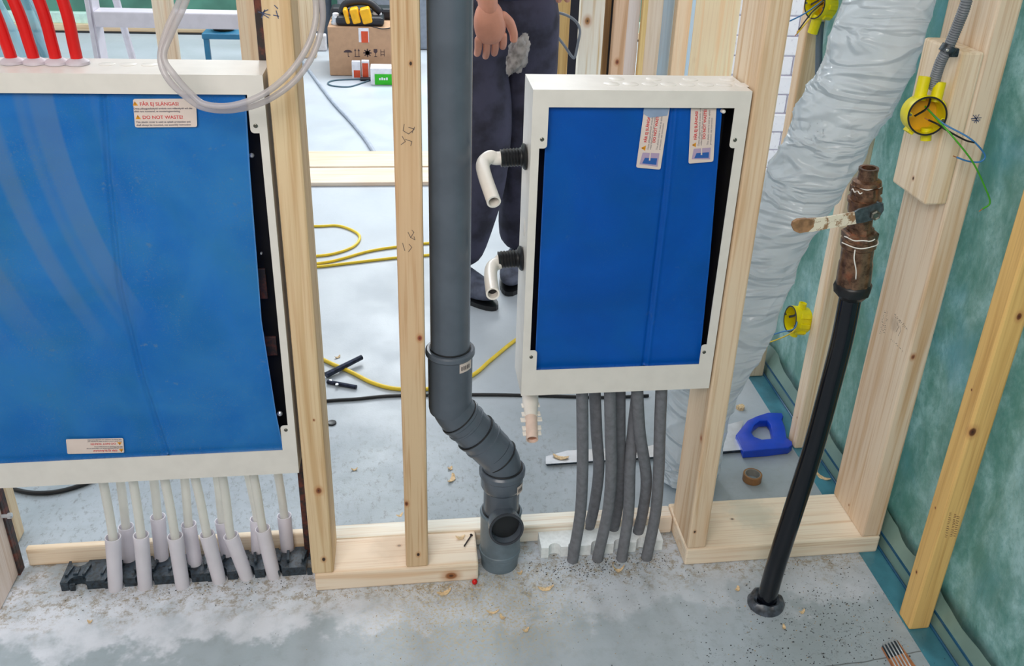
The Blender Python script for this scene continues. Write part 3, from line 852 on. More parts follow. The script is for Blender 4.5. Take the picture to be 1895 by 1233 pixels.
# --- milky pipes with white sleeves under the large cabinet
WP = [  # tube top px at y~895, sleeve top, sleeve bottom, rear?
 (192, (209, 994), (214, 1089), 0), (247, (261, 990), (269, 1086), 0), (304, (324, 992), (338, 1084), 0),
 (359, (383, 988), (406, 1074), 0), (411, (427, 991), (457, 1068), 0), (467, (486, 978), (507, 1066), 0),
 (226, (233, 974), (241, 1050), 1), (287, (292, 956), (301, 1048), 1), (344, (349, 970), (364, 1058), 1),
 (402, (411, 963), (424, 1040), 1), (455, (476, 960), (478, 1032), 1), (511, (526, 954), (533, 1026), 1)]
ORD = ['first', 'second', 'third', 'fourth', 'fifth', 'sixth']
for i, (px, st, sb, rear) in enumerate(WP):
    f_ = HZ(*sb); Y = 0.098 if rear else 0.05
    k = i % 6
    Ys = f_.y+0.004
    s_top = HY(st[0], st[1], Ys+(0.004 if rear else 0.0)); top = HY(px, 897-k*4, 0.078 if rear else 0.038); top.z = bz0+0.002
    t = thing('heating_pipe', (f_.x, f_.y, 0), f'{ORD[k]} milky pipe from the left in the {"rear" if rear else "front"} row under the large cabinet', 'pipe', 'milky pipes in white sleeves under the large cabinet')
    b = NB(); tube(b, smooth_path([s_top.lerp(f_, .6), s_top, s_top.lerp(top, .5)+V((0.001, 0, 0)), top], 6), 0.0085, 14); obj('inner_pipe', b, PEX, t, auto=True)
    b = NB(); tube(b, [s_top, s_top.lerp(f_, .5), f_-V((0, 0, .002))], [0.0150, 0.0142, 0.0140], 20, hollow=.0016); obj('sleeve', b, SLEEVE, t, auto=True)

# --- pipe spacing rails
def rail(name, x0, x1, y0, y1, z, notches, mat, label, rnotch=0.014, back=True):
    pts = []
    def arc(cx, y, r, front):
        out = []
        for k in range(9):
            a = PI-PI*k/8 if front else PI*k/8
            out.append((cx+r*math.cos(a), y+(r*math.sin(a) if front else -r*math.sin(a)), 0))
        return out
    pts.append((x0, y0, 0))
    for cx in notches[0]: pts += arc(cx, y0, rnotch, True)
    pts.append((x1, y0, 0)); pts.append((x1, y1, 0))
    for cx in sorted(notches[1], reverse=True): pts += arc(cx, y1, rnotch, False)
    pts.append((x0, y1, 0))
    b = NB(); prism(b, [V(p)+V((0, 0, 0.0002)) for p in pts], (0, 0, z))
    bevel_all(b, 0.0018, 2)
    return tag(obj(name, b, mat), label, 'rail')
xs = [HZ(*w_[2]).x for w_ in WP]
r0 = rail('pipe_rail', -0.712, -0.228, 0.050, 0.112, 0.022, [[-0.68]+xs[:6], [-0.69]+xs[6:]], BLACKPL, 'black notched plastic rail holding the white pipe sleeves on the floor', 0.0175)
rr_ = random.Random(4)
for i in range(15):
    x = -0.705+i*0.0335
    h_ = rr_.uniform(.004, .010)
    b = NB(); box(b, (x, 0.066, 0.0215), (x+0.006, 0.096, 0.022+h_), .0012, Matrix.Translation((x, .08, 0)) @ Matrix.Rotation(rr_.uniform(-.25, .25), 4, 'Z') @ Matrix.Translation((-x, -.08, 0))); obj('rib', b, BLACKPL, r0)
    if i % 2 == 0:
        b = NB(); box(b, (x+.010, 0.0465, 0.001), (x+0.021, 0.052, 0.018), .0016); obj('tooth', b, BLACKPL, r0)
        b = NB(); box(b, (x+.012, 0.070, 0.0215), (x+0.022, 0.090, 0.026), .0016); obj('pad', b, BLACKPL, r0)
gx = [HZ(*g_[1]).x for g_ in GF]
rail('pipe_rail', 0.272, 0.545, 0.052, 0.118, 0.028, [[0.302, 0.345, 0.396, 0.447, 0.498], [0.312, 0.372, 0.425, 0.480]], POLY, 'white notched foam rail holding the grey pipes on the floor', 0.0135)

# ------------------------------------------------------------ red pipes on the large cabinet
RP = [((26, 116), (-20, 0)), ((68, 116), (25, 0)), ((109, 116), (72, 0)), ((148, 116), (116, 0))]
RP = [((-16, 116), (-66, 0))]*0 + RP
for (p0, p1), lab in zip([((26, 116), (-20, 0)), ((68, 116), (25, 0)), ((109, 116), (72, 0)), ((148, 116), (116, 0))],
                         ['first red pipe, cut by the left picture edge', 'second red pipe from the left on the white cabinet', 'third red pipe from the left on the white cabinet', 'rightmost red pipe on the white cabinet']):
    a = HZ(*p0, bz1); a.y = 0.060
    c_ = HY(p1[0], p1[1], 0.060)
    d = (c_-a)
    t = thing('red_pipe', a, lab, 'pipe', 'red pipes rising from the large cabinet')
    b = NB(); tube(b, smooth_path([a-V((0, 0, .0)), a+V((d.x*.22, 0, d.z*.3)), c_, c_+d*1.5+V((-.02, 0, 0)), c_+d*3.2], 6), 0.0088, 18); obj('pipe', b, RED, t, auto=True)
    b = NB(); lathe(b, a+V((0, 0, 0.0005)), (0, 0, 1), [(0, 0.0175), (0.004, 0.0172), (0.006, 0.0145), (0.009, 0.0095)], 24); obj('collar', b, simple('lilac_white_grommet', srgb(206, 198, 208), .5), t, auto=True)

# ------------------------------------------------------------ drain pipe
dr = thing('drain_pipe', (0.12, 0.05, 0), 'thick grey plastic drain pipe with an offset bend and a side inlet', 'pipe')
YD = 0.05
top = V((0.0745, YD, ZT)); c1 = V((0.0745, YD, HY(832, 668, YD-.035).z))
b = NB(); tube(b, [c1-V((0, 0, .03)), top], 0.0372, 48); obj('riser', b, GREY_PP, dr, auto=True)
lo_x = HY(927, 950, YD).x
zA = HY(835, 770, YD-.03).z   # bend centre upper
zS = c1.z
b = NB(); lathe(b, (0.0745, YD, zS+0.008), (0, 0, -1), [(0, 0.0385), (0.0, 0.0440), (0.003, 0.0468), (0.010, 0.0470), (0.013, 0.0440), (0.016, 0.0425), (zS-zA+0.004, 0.0420), (zS-zA+0.012, 0.0405)], 48); obj('socket', b, GREY_PP, dr, auto=True)
zB = HY(930, 868, YD-.03).z
A = V((0.0745, YD, zA)); B_ = V((lo_x, YD, zB))
# upper bend 45 deg, straight piece, lower bend
dv = (B_-A).normalized()
def arcpath(p, din, dout, L, n=10):
    a = p-din*L; c_ = p+dout*L
    return [(1-t)**2*a+2*(1-t)*t*p+t*t*c_ for t in [k/n for k in range(n+1)]]
Dn = V((0, 0, -1))
L = 0.024
b = NB(); tube(b, arcpath(A, Dn, dv, 0.03), 0.0405, 48); obj('bend', b, GREY_PP, dr, auto=True)
b = NB(); tube(b, arcpath(B_, dv, Dn, 0.03), 0.0395, 48); obj('bend', b, GREY_PP, dr, auto=True)
Lm = (B_-A).length
b = NB(); lathe(b, A+dv*0.028, dv, [(0, .0415), (.001, .0432), (.006, .0432), (.008, .0412), (.020, .0412), (.0205, .0428), (.024, .0428), (.026, .0405), (Lm*0.45, .0405)], 48); obj('socket', b, GREY_PP, dr, auto=True)
b = NB(); lathe(b, A+dv*(Lm*0.45+.004), dv, [(0, .0400), (0, .0430), (.006, .0435), (.010, .0415), (.022, .0415), (.0225, .0428), (.027, .0428), (.0275, .0408), (Lm*0.55-.035, .0405)], 48); obj('socket', b, GREY_PP, dr, auto=True)
lx = lo_x
zC = HY(927, 893, YD-.035).z
zT1 = HY(927, 985, YD-.03).z
b = NB(); lathe(b, (lx, YD, zC+0.012), (0, 0, -1), [(0, .0400), (0, .0440), (.004, .0475), (.014, .0475), (.018, .0440), (.042, .0435), (.050, .0400), (.052, .0375)], 48); obj('socket', b, GREY_PP, dr, auto=True)
b = NB(); lathe(b, (lx, YD, zC-0.036), (0, 0, -1), [(0, .0372), (zC-.036-0.002, .0372)], 48); obj('lower_pipe', b, GREY_PP, dr, auto=True)
zR = HY(927, 965, YD-.037).z
b = NB(); lathe(b, (lx, YD, zR), (0, 0, -1), [(0, .0385), (0, .0425), (.004, .0445), (.012, .0430), (zR-.045, .0425), (zR-.043, .0440), (zR-.036, .0440), (zR-.034, .0425), (zR-.026, .0425), (zR-.024, .0405), (zR-.001, .0395)], 48); obj('base_socket', b, simple('blue_grey_plastic', srgb(106, 122, 134), .4, var=.08), dr, auto=True)
# side inlet
tc = HY(936, 977, YD-.062)
ax = V((0.08, -1, 0.18)).normalized()
b = NB(); lathe(b, tc-ax*0.045, ax, [(0, .030), (.018, .0300), (.022, .0335), (.040, .0345), (.048, .0355), (.052, .0352), (.052, .0305), (.046, .0298), (.02, .0292)], 40, close=False)
obj('side_inlet', b, GREY_PP, dr, auto=True)
b = NB(); lathe(b, tc-ax*0.010, ax, [(0, .0285), (.0005, .0285)], 32); obj('inlet_shadow_plug', b, BLACK_RUB, dr)
# rim ring
b = NB(); lathe(b, tc+ax*0.003, ax, [(0, .0352), (.004, .0364), (.006, .0356), (.006, .0315), (.004, .0306), (0, .0306)], 40, close=False); obj('inlet_rim', b, simple('black_grey_plastic', srgb(58, 62, 70), .35), dr, auto=True)
SEAL = simple('dark_seal_rubber', srgb(22, 25, 30), .5)
for p_, d_, r_ in (((0.0745, YD, zS+.0085), (0, 0, 1), .0385), (A+dv*.0265, dv, .0418), (A+dv*(Lm*.45+.0022), dv, .0432), (B_-dv*.012, dv, .0402), ((lx, YD, zC+.0125), (0, 0, 1), .0412), ((lx, YD, zR+.0003), (0, 0, 1), .0392)):
    b = NB(); lathe(b, p_, d_, [(0, r_), (.0006, r_+.0007), (.0020, r_+.0007), (.0026, r_)], 48); obj('seal_ring', b, SEAL, dr, auto=True)
# labels
def curved_label(px0, py0, px1, py1, R, cx, name):
    a = HY(px0, py0, YD-R*.8); c_ = HY(px1, py1, YD-R*.8)
    t0 = math.asin(max(-1, min(1, (a.x-cx)/R))); t1 = math.asin(max(-1, min(1, (c_.x-cx)/R)))
    b = NB(); n = 8; R2 = R+.0007
    rows = [[b.verts.new((cx+R2*math.sin(t0+(t1-t0)*k/n), YD-R2*math.cos(t0+(t1-t0)*k/n), z)) for k in range(n+1)] for z in (c_.z, a.z)]
    for k in range(n): b.faces.new((rows[0][k], rows[0][k+1], rows[1][k+1], rows[1][k]))
    l_ = obj(name, b, PAPER, dr)
    b = NB()
    for i in range(5):
        f0 = (i+.8)/7; f1 = f0+.07; R3 = R+.0012
        za = a.z+(c_.z-a.z)*.3; zb = a.z+(c_.z-a.z)*.75
        q = [(cx+R3*math.sin(t0+(t1-t0)*f_), YD-R3*math.cos(t0+(t1-t0)*f_), z) for f_, z in ((f0, za), (f1, za), (f1, zb), (f0, zb))]
        b.faces.new([b.verts.new(p) for p in q])
    obj('label_print', b, BLACKINK, l_)
curved_label(850, 672, 872, 688, .0425, 0.0745, 'pipe_label')
curved_label(957, 903, 968, 917, .0440, lx, 'pipe_label')

# ------------------------------------------------------------ black water pipe with brass valve
wp = thing('water_pipe', (0.722, -0.13, 0), 'black leaning water pipe topped with a brass valve', 'pipe')
def VP(px, py, y): return HY(px, py, y)
base = HZ(1416, 1118); base = V((base.x, base.y, 0.0))
pN = VP(1577, 537, -.10)
path = [base-V((0, 0, .0)), VP(1438, 1040, -.127), VP(1470, 940, -.122), VP(1505, 830, -.116), VP(1535, 720, -.11), VP(1558, 630, -.105), VP(1574, 550, -.10)]
b = NB(); tube(b, smooth_path(path, 8), 0.0198, 32); obj('black_pipe', b, BLACK_PIPE, wp, auto=True)
pT = VP(1608, 310, -.10)
axv = (pT-pN).normalized(); Lv = (pT-pN).length
b = NB(); lathe(b, pN-axv*.016, axv, [(0, .021), (.010, .029), (.012, .0315), (.026, .0335), (.030, .032), (.032, .0295)], 10); obj('lock_nut', b, BLACK_RUB, wp, auto=True)
def fr_(f): return pN+axv*(Lv*f)
b = NB(); lathe(b, fr_(.035), axv, [(0, .0290), (.004, .0300), (Lv*.20, .0290), (Lv*.22, .0275), (Lv*.33, .0275), (Lv*.345, .0305), (Lv*.40, .0305), (Lv*.415, .0270)], 16); obj('brass_body', b, BRASS, wp, auto=True)
b = NB(); lathe(b, fr_(.44), axv, [(0, .026), (.002, .0305), (.012, .0315), (.014, .0290), (.0141, .0235), (.022, .022)], 6); obj('hex_collar', b, BRASS, wp, auto=True)
b = NB(); lathe(b, fr_(.52), axv, [(0, .020), (.006, .0185), (.020, .0185), (.026, .0240), (.036, .0262), (.050, .0262), (.0505, .0285), (.056, .0285), (.0565, .0250), (.078, .0235)], 20); obj('ball_valve_body', b, BRASS, wp, auto=True)
b = NB(); lathe(b, fr_(.80), axv, [(0, .0240), (.002, .0268), (.014, .0262), (.016, .022)], 6); obj('hex_collar', b, BRASS, wp, auto=True)
b = NB(); lathe(b, fr_(.865), axv, [(0, .0225), (.002, .0250), (.008, .0235), (.011, .0165), (.024, .0155), (.026, .0165), (.0305, .0165), (.0305, .0115), (.012, .011)], 20); obj('top_nipple', b, BRASS, wp, auto=True)
b = NB(); lathe(b, fr_(.865)+axv*.013, axv, [(0, .0112), (.0004, .0112)], 20); obj('bore_shade', b, BLACK_RUB, wp)  # black disc stands in for the shaded hole of the nipple
# sealing threads
def thread(pts, r=.0011):
    b = NB(); tube(b, smooth_path(pts, 6), r, 6); obj('sealing_thread', b, HEMP, wp, smooth=True)
def ring_pts(f, R, a0, a1, dz=0.0, n=10):
    c_ = fr_(f); X_ = V((1, 0, 0)); X_ = (X_-axv*X_.dot(axv)).normalized(); Y_ = axv.cross(X_)
    return [c_+(X_*math.cos(a0+(a1-a0)*k/n)+Y_*math.sin(a0+(a1-a0)*k/n))*R+axv*(dz*math.sin(k*1.3)) for k in range(n+1)]
thread(ring_pts(.42, .0316, -PI*.98, -.05, .001))
thread(ring_pts(.475, .0305, -PI*.95, -PI*.35, .001))
thread(ring_pts(.87, .0232, -PI*.97, -PI*.08, .0012))
thread(ring_pts(.84, .0252, -PI*.99, -PI*.72, .002))
q = ring_pts(.40, .0305, -PI*.70, -PI*.70, 0, 1)[0]; q2 = ring_pts(.16, .0308, -PI*.62, -PI*.62, 0, 1)[0]
thread([q, q.lerp(q2, .3)+V((-.002, 0, 0)), q.lerp(q2, .7)+V((.001, 0, 0)), q2])
# lever
yl = -.133
b = NB()
o1 = [(1473, 411), (1480, 407), (1500, 405), (1520, 404), (1583, 393), (1586, 414), (1530, 424), (1505, 429), (1482, 431), (1470, 427), (1466, 419)]
prism(b, [HY(x, y, yl-.004) for x, y in o1], (0, .004, 0)); bevel_all(b, .0013, 2)
lv = obj('valve_lever', b, HANDLE, wp, auto=True)
b = NB()
o2 = [(1582, 393), (1590, 388), (1604, 384), (1630, 375), (1634, 380), (1630, 398), (1618, 406), (1600, 412), (1585, 414)]
prism(b, [HY(x, y, yl-.005) for x, y in o2], (0, .004, 0)); bevel_all(b, .0008, 1)
b2 = NB(); prism(b2, [HY(x, y, yl-.0052) for x, y in [(1466, 419), (1468, 412), (1476, 407), (1492, 405.5), (1506, 408), (1506, 420), (1496, 429), (1480, 432), (1470, 428)]], (0, .0062, 0)); bevel_all(b2, .0018, 2); obj('lever_tip', b2, simple('worn_brown_tip', srgb(168, 128, 92), .5, var=.22, vscale=60), lv, auto=True)
lp = obj('lever_plate', b, LEVERGREY, lv, auto=True)
b = NB(); c_ = HY(1617, 396, yl-.003); lathe(b, c_+V((0, .03, 0)), (0, -1, 0), [(0, .011), (.030, .011), (.031, .0090), (.038, .0090), (.040, .0065), (.0385, .0045)], 6); obj('lever_nut', b, SCREW, lv, auto=True)
b = NB(); tube(b, [HY(1628, 398, yl), HY(1634, 388, yl-.004), HY(1633, 377, yl-.004), HY(1622, 374, yl)], .0018, 8); obj('lever_lip', b, LEVERGREY, lv, auto=True)
b = NB(); lathe(b, (base.x, base.y, 0), (0, 0, 1), [(0, .037), (.004, .038), (.013, .035), (.018, .028), (.015, .0225), (.004, .0215)], 36)
for v in b.verts: v.co += V((noise.noise(v.co*40), noise.noise(v.co*40+V((9, 0, 0))), .8*noise.noise(v.co*70)))*.006 if v.co.z > .001 else V((0, 0, 0))
obj('floor_collar', b, simple('dull_blue_grey_seal', srgb(84, 92, 104), .35, var=.3, vscale=60), wp, auto=True)

# ------------------------------------------------------------ junction boxes
def junction(center, axis, up, label, wires, ports, R=.0345, depth=.045):
    axis = V(axis).normalized(); up = V(up); up = (up-axis*up.dot(axis)).normalized(); side = axis.cross(up)
    c = V(center)
    t = thing('junction_box', c-axis*depth, label, 'electrical box')
    b = NB(); lathe(b, c-axis*depth, axis, [(0, R*.86), (.002, R*.95), (depth*.55, R*.97), (depth*.57, R), (depth-.002, R), (depth, R*.985), (depth, R*.90), (.004, R*.88)], 40, close=False)
    b2 = [(0, .001), (0.001, R*.9)]
    lathe(b, c-axis*depth, axis, [(0, R*.9), (.003, R*.9)], 32)
    obj('housing', b, YELLOW, t, auto=True)
    b = NB(); lathe(b, c-axis*(depth-.004), axis, [(0, R*.87), (depth-.008, R*.885), (depth-.008, R*.875), (.001, R*.86)], 36); 
    bm_ = b
    obj('inner_wall', bm_, YELLOW_IN, t, auto=True) if False else bm_.free()
    b = NB(); lathe(b, c-axis*(depth-.0035), axis, [(0, R*.875), (.0006, R*.875)], 32); obj('inner_floor', b, YELLOW_IN, t)
    b = NB(); lathe(b, c-axis*.0005, axis, [(0, R*.985), (.0018, R*.985), (.0018, R*.90), (0, R*.90)], 40); bmesh.ops.delete(b, geom=[f for f in b.faces if len(f.verts) > 4], context='FACES'); obj('seal_ring', b, BLACK_RUB, t, auto=True)
    for (a, off, ln, pr) in ports:
        d = (up*math.cos(a)+side*math.sin(a)); s2 = axis.cross(d)
        p0 = c-axis*(depth*.5)+d*R*.7+s2*off
        b = NB(); lathe(b, p0, d, [(0, pr), (R*.3+ln, pr), (R*.3+ln, pr*.7), (R*.3+ln-.004, pr*.7)], 16); obj('cable_port', b, YELLOW, t, auto=True)
    for a in (PI*.52, PI*1.46):
        d = (up*math.cos(a)+side*math.sin(a))
        b = NB(); lathe(b, c+d*R*.84-axis*.012, axis, [(0, .004), (.010, .004)], 10); obj('screw_post', b, YELLOW, t)
        b = NB(); lathe(b, c+d*R*.84-axis*.0015, axis, [(0, .0026), (.0015, .0026)], 10); obj('screw', b, SCREW, t)
    for a in (PI*1.25, PI*1.5, PI*1.72, PI*.85):
        d = (up*math.cos(a)+side*math.sin(a)); q_ = c-axis*(depth*.55)+d*R
        Mx = frame_of(d, axis, q_)
        b = NB(); box(b, (-.003, -.012, -.006), (.0045, .012, .006), .001, Mx); obj('lug', b, YELLOW, t)
    b = NB(); tube(b, smooth_path([c-axis*.006+up*R*.86+side*0.0, c-axis*.010+up*R*.35+side*R*.02, c-axis*.006+side*R*.55-up*R*.1+up*.0], 6), .0030, 8, flat=.4); obj('black_tab', b, BLACK_RUB, t)
    for mat, pts, nm in wires:
        b = NB(); sp = smooth_path(pts, 8); tube(b, sp, .0016, 8); wv = obj(nm, b, mat, t, smooth=True)
        b = NB(); e = sp[-1]; d = (sp[-1]-sp[-2]).normalized(); tube(b, [e, e+d*.007], .0010, 6); obj('bare_end', b, COPPER, wv)
    return t
jc = HY(1716, 215, -.012)
jax = (CAM-jc); jax = V((-0.20, -1, 0.14))
jb = junction(jc, jax, (0.08, 0, 1), 'large yellow junction box on the wood block, wires hanging out', [
    (WIREGREEN, [jc+V((.004, .02, .012)), HY(1735, 222, -.02), HY(1765, 255, -.05), HY(1800, 300, -.06), HY(1822, 345, -.06), HY(1832, 375, -.06), HY(1818, 387, -.06)], 'green_wire'),
    (WIREBLUE, [jc+V((.006, .02, .010)), HY(1745, 228, -.02), HY(1790, 253, -.045), HY(1812, 272, -.05), HY(1823, 290, -.05), HY(1812, 300, -.05), HY(1790, 298, -.05), HY(1770, 291, -.05)], 'blue_wire'),
    (WIREBLACK, [HY(1803, 264, -.05), HY(1785, 259, -.045), HY(1750, 240, -.035), HY(1735, 230, -.022), HY(1718, 222, -.018)], 'black_wire')],
    [(0.02, .012, .030, .0105), (0.02, -.016, .024, .0105), (PI*1.06, .008, .012, .0095)])
# corrugated conduit
def corrugated(name, pts, r, mat, label, parent=None, pitch=.004):
    sp = smooth_path(pts, 40)
    # resample evenly
    L_ = sum((sp[i+1]-sp[i]).length for i in range(len(sp)-1)); n = int(L_/pitch*2)
    out = []; acc = 0; i = 0
    tgt = [L_*k/n for k in range(n+1)]
    d0 = 0
    for t_ in tgt:
        while i < len(sp)-2 and d0+(sp[i+1]-sp[i]).length < t_: d0 += (sp[i+1]-sp[i]).length; i += 1
        seg_ = (sp[i+1]-sp[i]).length
        out.append(sp[i].lerp(sp[i+1], min(1, (t_-d0)/max(seg_, 1e-9))))
    rr = [r if k % 2 else r*.84 for k in range(len(out))]
    b = NB(); tube(b, out, rr, 16)
    return tag(obj(name, b, mat, parent, auto=True), label, 'conduit' if label else None)
corrugated('corrugated_conduit', [HY(1726, 163, 0.022), HY(1733, 138, 0.012), HY(1742, 112, 0.004), HY(1755, 88, -.004), HY(1775, 40, -.012), HY(1789, 0, -.02), HY(1800, -60, -.01), HY(1815, -250, -.02), HY(1850, -700, -.03)], .0098, CONDUIT, 'grey corrugated conduit rising from the large yellow box')
cl = thing('conduit_clip', HY(1752, 92, .0), 'black clip holding the corrugated conduit to the wood block', 'clip')
b = NB(); lathe(b, HY(1750, 98, -.003), (.45, 0, 1), [(0, .0115), (0, .0135), (.013, .0135), (.013, .0115)], 20); obj('band', b, BLACKPL, cl, auto=True)
b = NB(); c_ = HY(1760, 95, -.006); box(b, c_-V((.004, .006, .009)), c_+V((.012, .006, .006)), .002); obj('foot', b, BLACKPL, cl)
b = NB(); lathe(b, HY(1753, 93, -.018), (0, -1, 0), [(0, .0022), (.0015, .0022)], 10); obj('nail_head', b, STEEL, cl)

j2 = V((0.950, 0.462, HX(1477, 600, 0.96).z))
junction(j2, (-1, -.02, .12), (0, 0, 1), 'yellow junction box low on the green wall, facing left behind the valve pipe', [
    (WIREBLUE, [j2+V((.02, 0, .004)), HX(1470, 608, .93), HX(1445, 615, .91), HX(1418, 624, .89)], 'blue_wire'),
    (YCABLE, [j2+V((.02, 0, .0)), HX(1470, 612, .93), HX(1440, 628, .91), HX(1408, 638, .89)], 'yellow_wire')],
    [(0.05, .0, .012, .010), (PI, 0, .012, .010)])
j3 = HX(1508, 8, 0.965)
junction(j3, (-1, -.35, .1), (0, 0, 1), 'yellow junction box at the top edge beside the far stud', [
    (WIREBLUE, [j3+V((.02, 0, .01)), HX(1500, 18, .93), HX(1480, 30, .90), HX(1455, 42, .86)], 'blue_wire'),
    (WIREBLACK, [j3+V((.02, 0, .004)), HX(1505, 20, .93), HX(1495, 32, .9), HX(1478, 55, .88)], 'black_wire'),
    (YCABLE, [j3+V((.02, 0, 0)), HX(1505, 24, .93), HX(1497, 36, .9), HX(1475, 62, .88)], 'yellow_wire')],
    [(0.05, 0, .012, .010), (PI*.96, 0, .034, .012)])
b = NB(); tube(b, smooth_path([HX(1519, 40, 1.0), HX(1516, 80, 1.0), HX(1512, 200, 1.0), HX(1495, 420, 1.0)], 6), .0085, 12)
tag(obj('conduit', b, simple('slate_conduit', srgb(86, 104, 118), .5), auto=True), 'slate grey conduit dropping from the yellow box at the top edge', 'conduit')

# ------------------------------------------------------------ duct wrapped in white plastic film
DP = [((1279, 850), 104, .30), ((1287, 780), 124, .31), ((1303, 715), 128, .31), ((1330, 650), 134, .31), ((1360, 580), 138, .31), ((1396, 505), 140, .30),
      ((1432, 425), 142, .29), ((1478, 345), 140, .28), ((1510, 290), 136, .27), ((1545, 220), 156, .26), ((1588, 145), 160, .25), ((1620, 70), 168, .24), ((1655, -10), 164, .24), ((1690, -110), 164, .22), ((1730, -260), 160, .2), ((1790, -620), 150, .1)]
ctr, rad = [], []
for (p, w_, y) in DP:
    c_ = HY(p[0], p[1], y); ctr.append(c_)
    dep = (c_-CAM).dot(FWD); rad.append(w_/2/F_PX*dep)
g0 = ctr[0]; ctr = [V((g0.x-.005, g0.y-.01, .002)), V((g0.x-.003, g0.y-.005, g0.z*.5))]+ctr; rad = [rad[0]*1.02, rad[0]]+rad
cs = smooth_path(ctr, 18); n_ = len(cs)
rs = []
for i in range(n_):
    t_ = i/(n_-1)*(len(rad)-1); k = min(int(t_), len(rad)-2); rs.append(rad[k]+(rad[k+1]-rad[k])*(t_-k))
t_lo = lambda f: f > .35
fr = frames(cs); b = NB(); SEG = 160; R_ = []
for i, (p, T, N, B) in enumerate(fr):
    ring = []
    for k in range(SEG):
        a = 2*PI*k/SEG
        dirv = N*math.cos(a)+B*math.sin(a)
        ca, sa = math.cos(a), math.sin(a); s_ = i/18.0
        st = s_*1.0+.55*ca+.25*sa
        rdg = lambda q: (1-min(1, abs(noise.noise(q))*2.6))
        f1 = noise.noise(V((ca*.7, sa*.7, s_*.55+3)))
        f2 = rdg(V((ca*.55+3, sa*.55, st*.95)))**3
        f3 = rdg(V((ca*.8+9, sa*.8+s_*.2, st*1.7+4)))**4
        f4 = rdg(V((ca*1.2-s_*.9, sa*1.2, st*.6+9)))**5
        lo = 1.0 if t_lo(i/n_) else .6
        r = rs[i]*(0.97+0.15*f1+.075*f2+.03*f3*lo+.035*f4)
        ring.append(b.verts.new(p+dirv*r))
    R_.append(ring)
for i in range(n_-1):
    for k in range(SEG):
        b.faces.new((R_[i][k], R_[i][(k+1) % SEG], R_[i+1][(k+1) % SEG], R_[i+1][k]))
zmin = 0.002
for v in b.verts: v.co.z = max(v.co.z, zmin); v.co.x = min(v.co.x, 0.984 if v.co.y > .1 else v.co.x)
b.faces.new(R_[0]); b.faces.new(R_[-1])
dct = obj('wrapped_duct', b, FILM, smooth=True); tag(dct, 'bulging duct wrapped in crumpled white plastic film, leaning behind the studs', 'duct')

# ------------------------------------------------------------ clear hose loop (two strands) at the top
b = NB()
yh = -.045
s1 = [HY(395, -420, yh+.06), HY(372, -160, yh), HY(352, -60, yh), HY(333, 0, yh), HY(307, 60, yh-.01), HY(297, 110, yh-.02), HY(312, 148, yh-.03), HY(345, 180, yh-.03), HY(378, 200, yh-.03), HY(430, 204, yh-.03), HY(490, 188, yh-.03), HY(545, 150, yh-.02), HY(580, 100, yh-.01), HY(596, 45, yh), HY(596, 0, yh), HY(588, -60, yh), HY(560, -200, yh), HY(540, -420, yh+.05)]
s2 = [HY(405, -420, yh+.05), HY(382, -160, yh-.01), HY(362, -60, yh-.02), HY(345, 0, yh-.02), HY(318, 60, yh-.02), HY(303, 105, yh-.03), HY(322, 138, yh-.04), HY(352, 172, yh-.04), HY(380, 193, yh-.045), HY(430, 195, yh-.05), HY(486, 175, yh-.045), HY(533, 138, yh-.03), HY(566, 92, yh-.02), HY(583, 45, yh-.01), HY(584, 0, yh), HY(576, -60, yh), HY(548, -200, yh-.01), HY(528, -420, yh+.04)]
for nm, s_, lab in (('clear_hose', s1, 'outer strand of the clear hose loop over the large cabinet'), ('clear_hose', s2, 'inner strand of the clear hose loop over the large cabinet')):
    b = NB(); tube(b, smooth_path(s_, 8), .0046, 14); tag(obj(nm, b, CLEARTUBE, smooth=True), lab, 'hose')

# ------------------------------------------------------------ things on the floor
def floor_cable(name, pts, r, mat, label, cat='cable', group=None, zoff=0.0):
    ps = [V((p[0].x, p[0].y, r+zoff+(p[1] if len(p) > 1 else 0))) for p in pts]
    b = NB(); tube(b, smooth_path(ps, 8), r, 10)
    return tag(obj(name, b, mat, smooth=True), label, cat, group)
FZ = lambda x, y: (HZ(x, y),)
floor_cable('yellow_hose', [FZ(540, 640), FZ(605, 672), FZ(650, 692), FZ(690, 712), FZ(735, 723), FZ(800, 722), FZ(870, 700), FZ(910, 668), FZ(955, 632), FZ(1010, 600)], .0058, YCABLE, 'thick yellow hose curving past the drain pipe', 'hose')
floor_cable('black_cable', [FZ(430, 760), FZ(600, 745), FZ(660, 741), FZ(730, 735), FZ(880, 733), FZ(1000, 735), FZ(1110, 738), FZ(1200, 735)], .0045, BLACK_RUB, 'straight black cable crossing the floor behind the drain pipe')
floor_cable('black_cable', [FZ(-60, 880), FZ(30, 910), FZ(80, 916), FZ(130, 908), FZ(180, 888), FZ(230, 850)], .0052, BLACK_RUB, 'curved black cable behind the left rusty leg')
floor_cable('yellow_cable', [FZ(500, 420), FZ(585, 421), FZ(625, 420), FZ(655, 430), FZ(666, 442), FZ(655, 458), FZ(625, 470), FZ(588, 476), FZ(500, 480)], .0052, YCABLE, 'thin yellow cable making a rounded loop on the far floor')
floor_cable('yellow_cable', [FZ(500, 497), FZ(588, 490), FZ(630, 482), FZ(680, 468), FZ(728, 460), FZ(800, 452), FZ(880, 451)], .0052, YCABLE, 'upper of two straight thin yellow cables on the far floor')
floor_cable('yellow_cable', [FZ(500, 500), FZ(588, 496), FZ(650, 489), FZ(728, 480), FZ(800, 474)], .0052, YCABLE, 'lower of two straight thin yellow cables on the far floor')
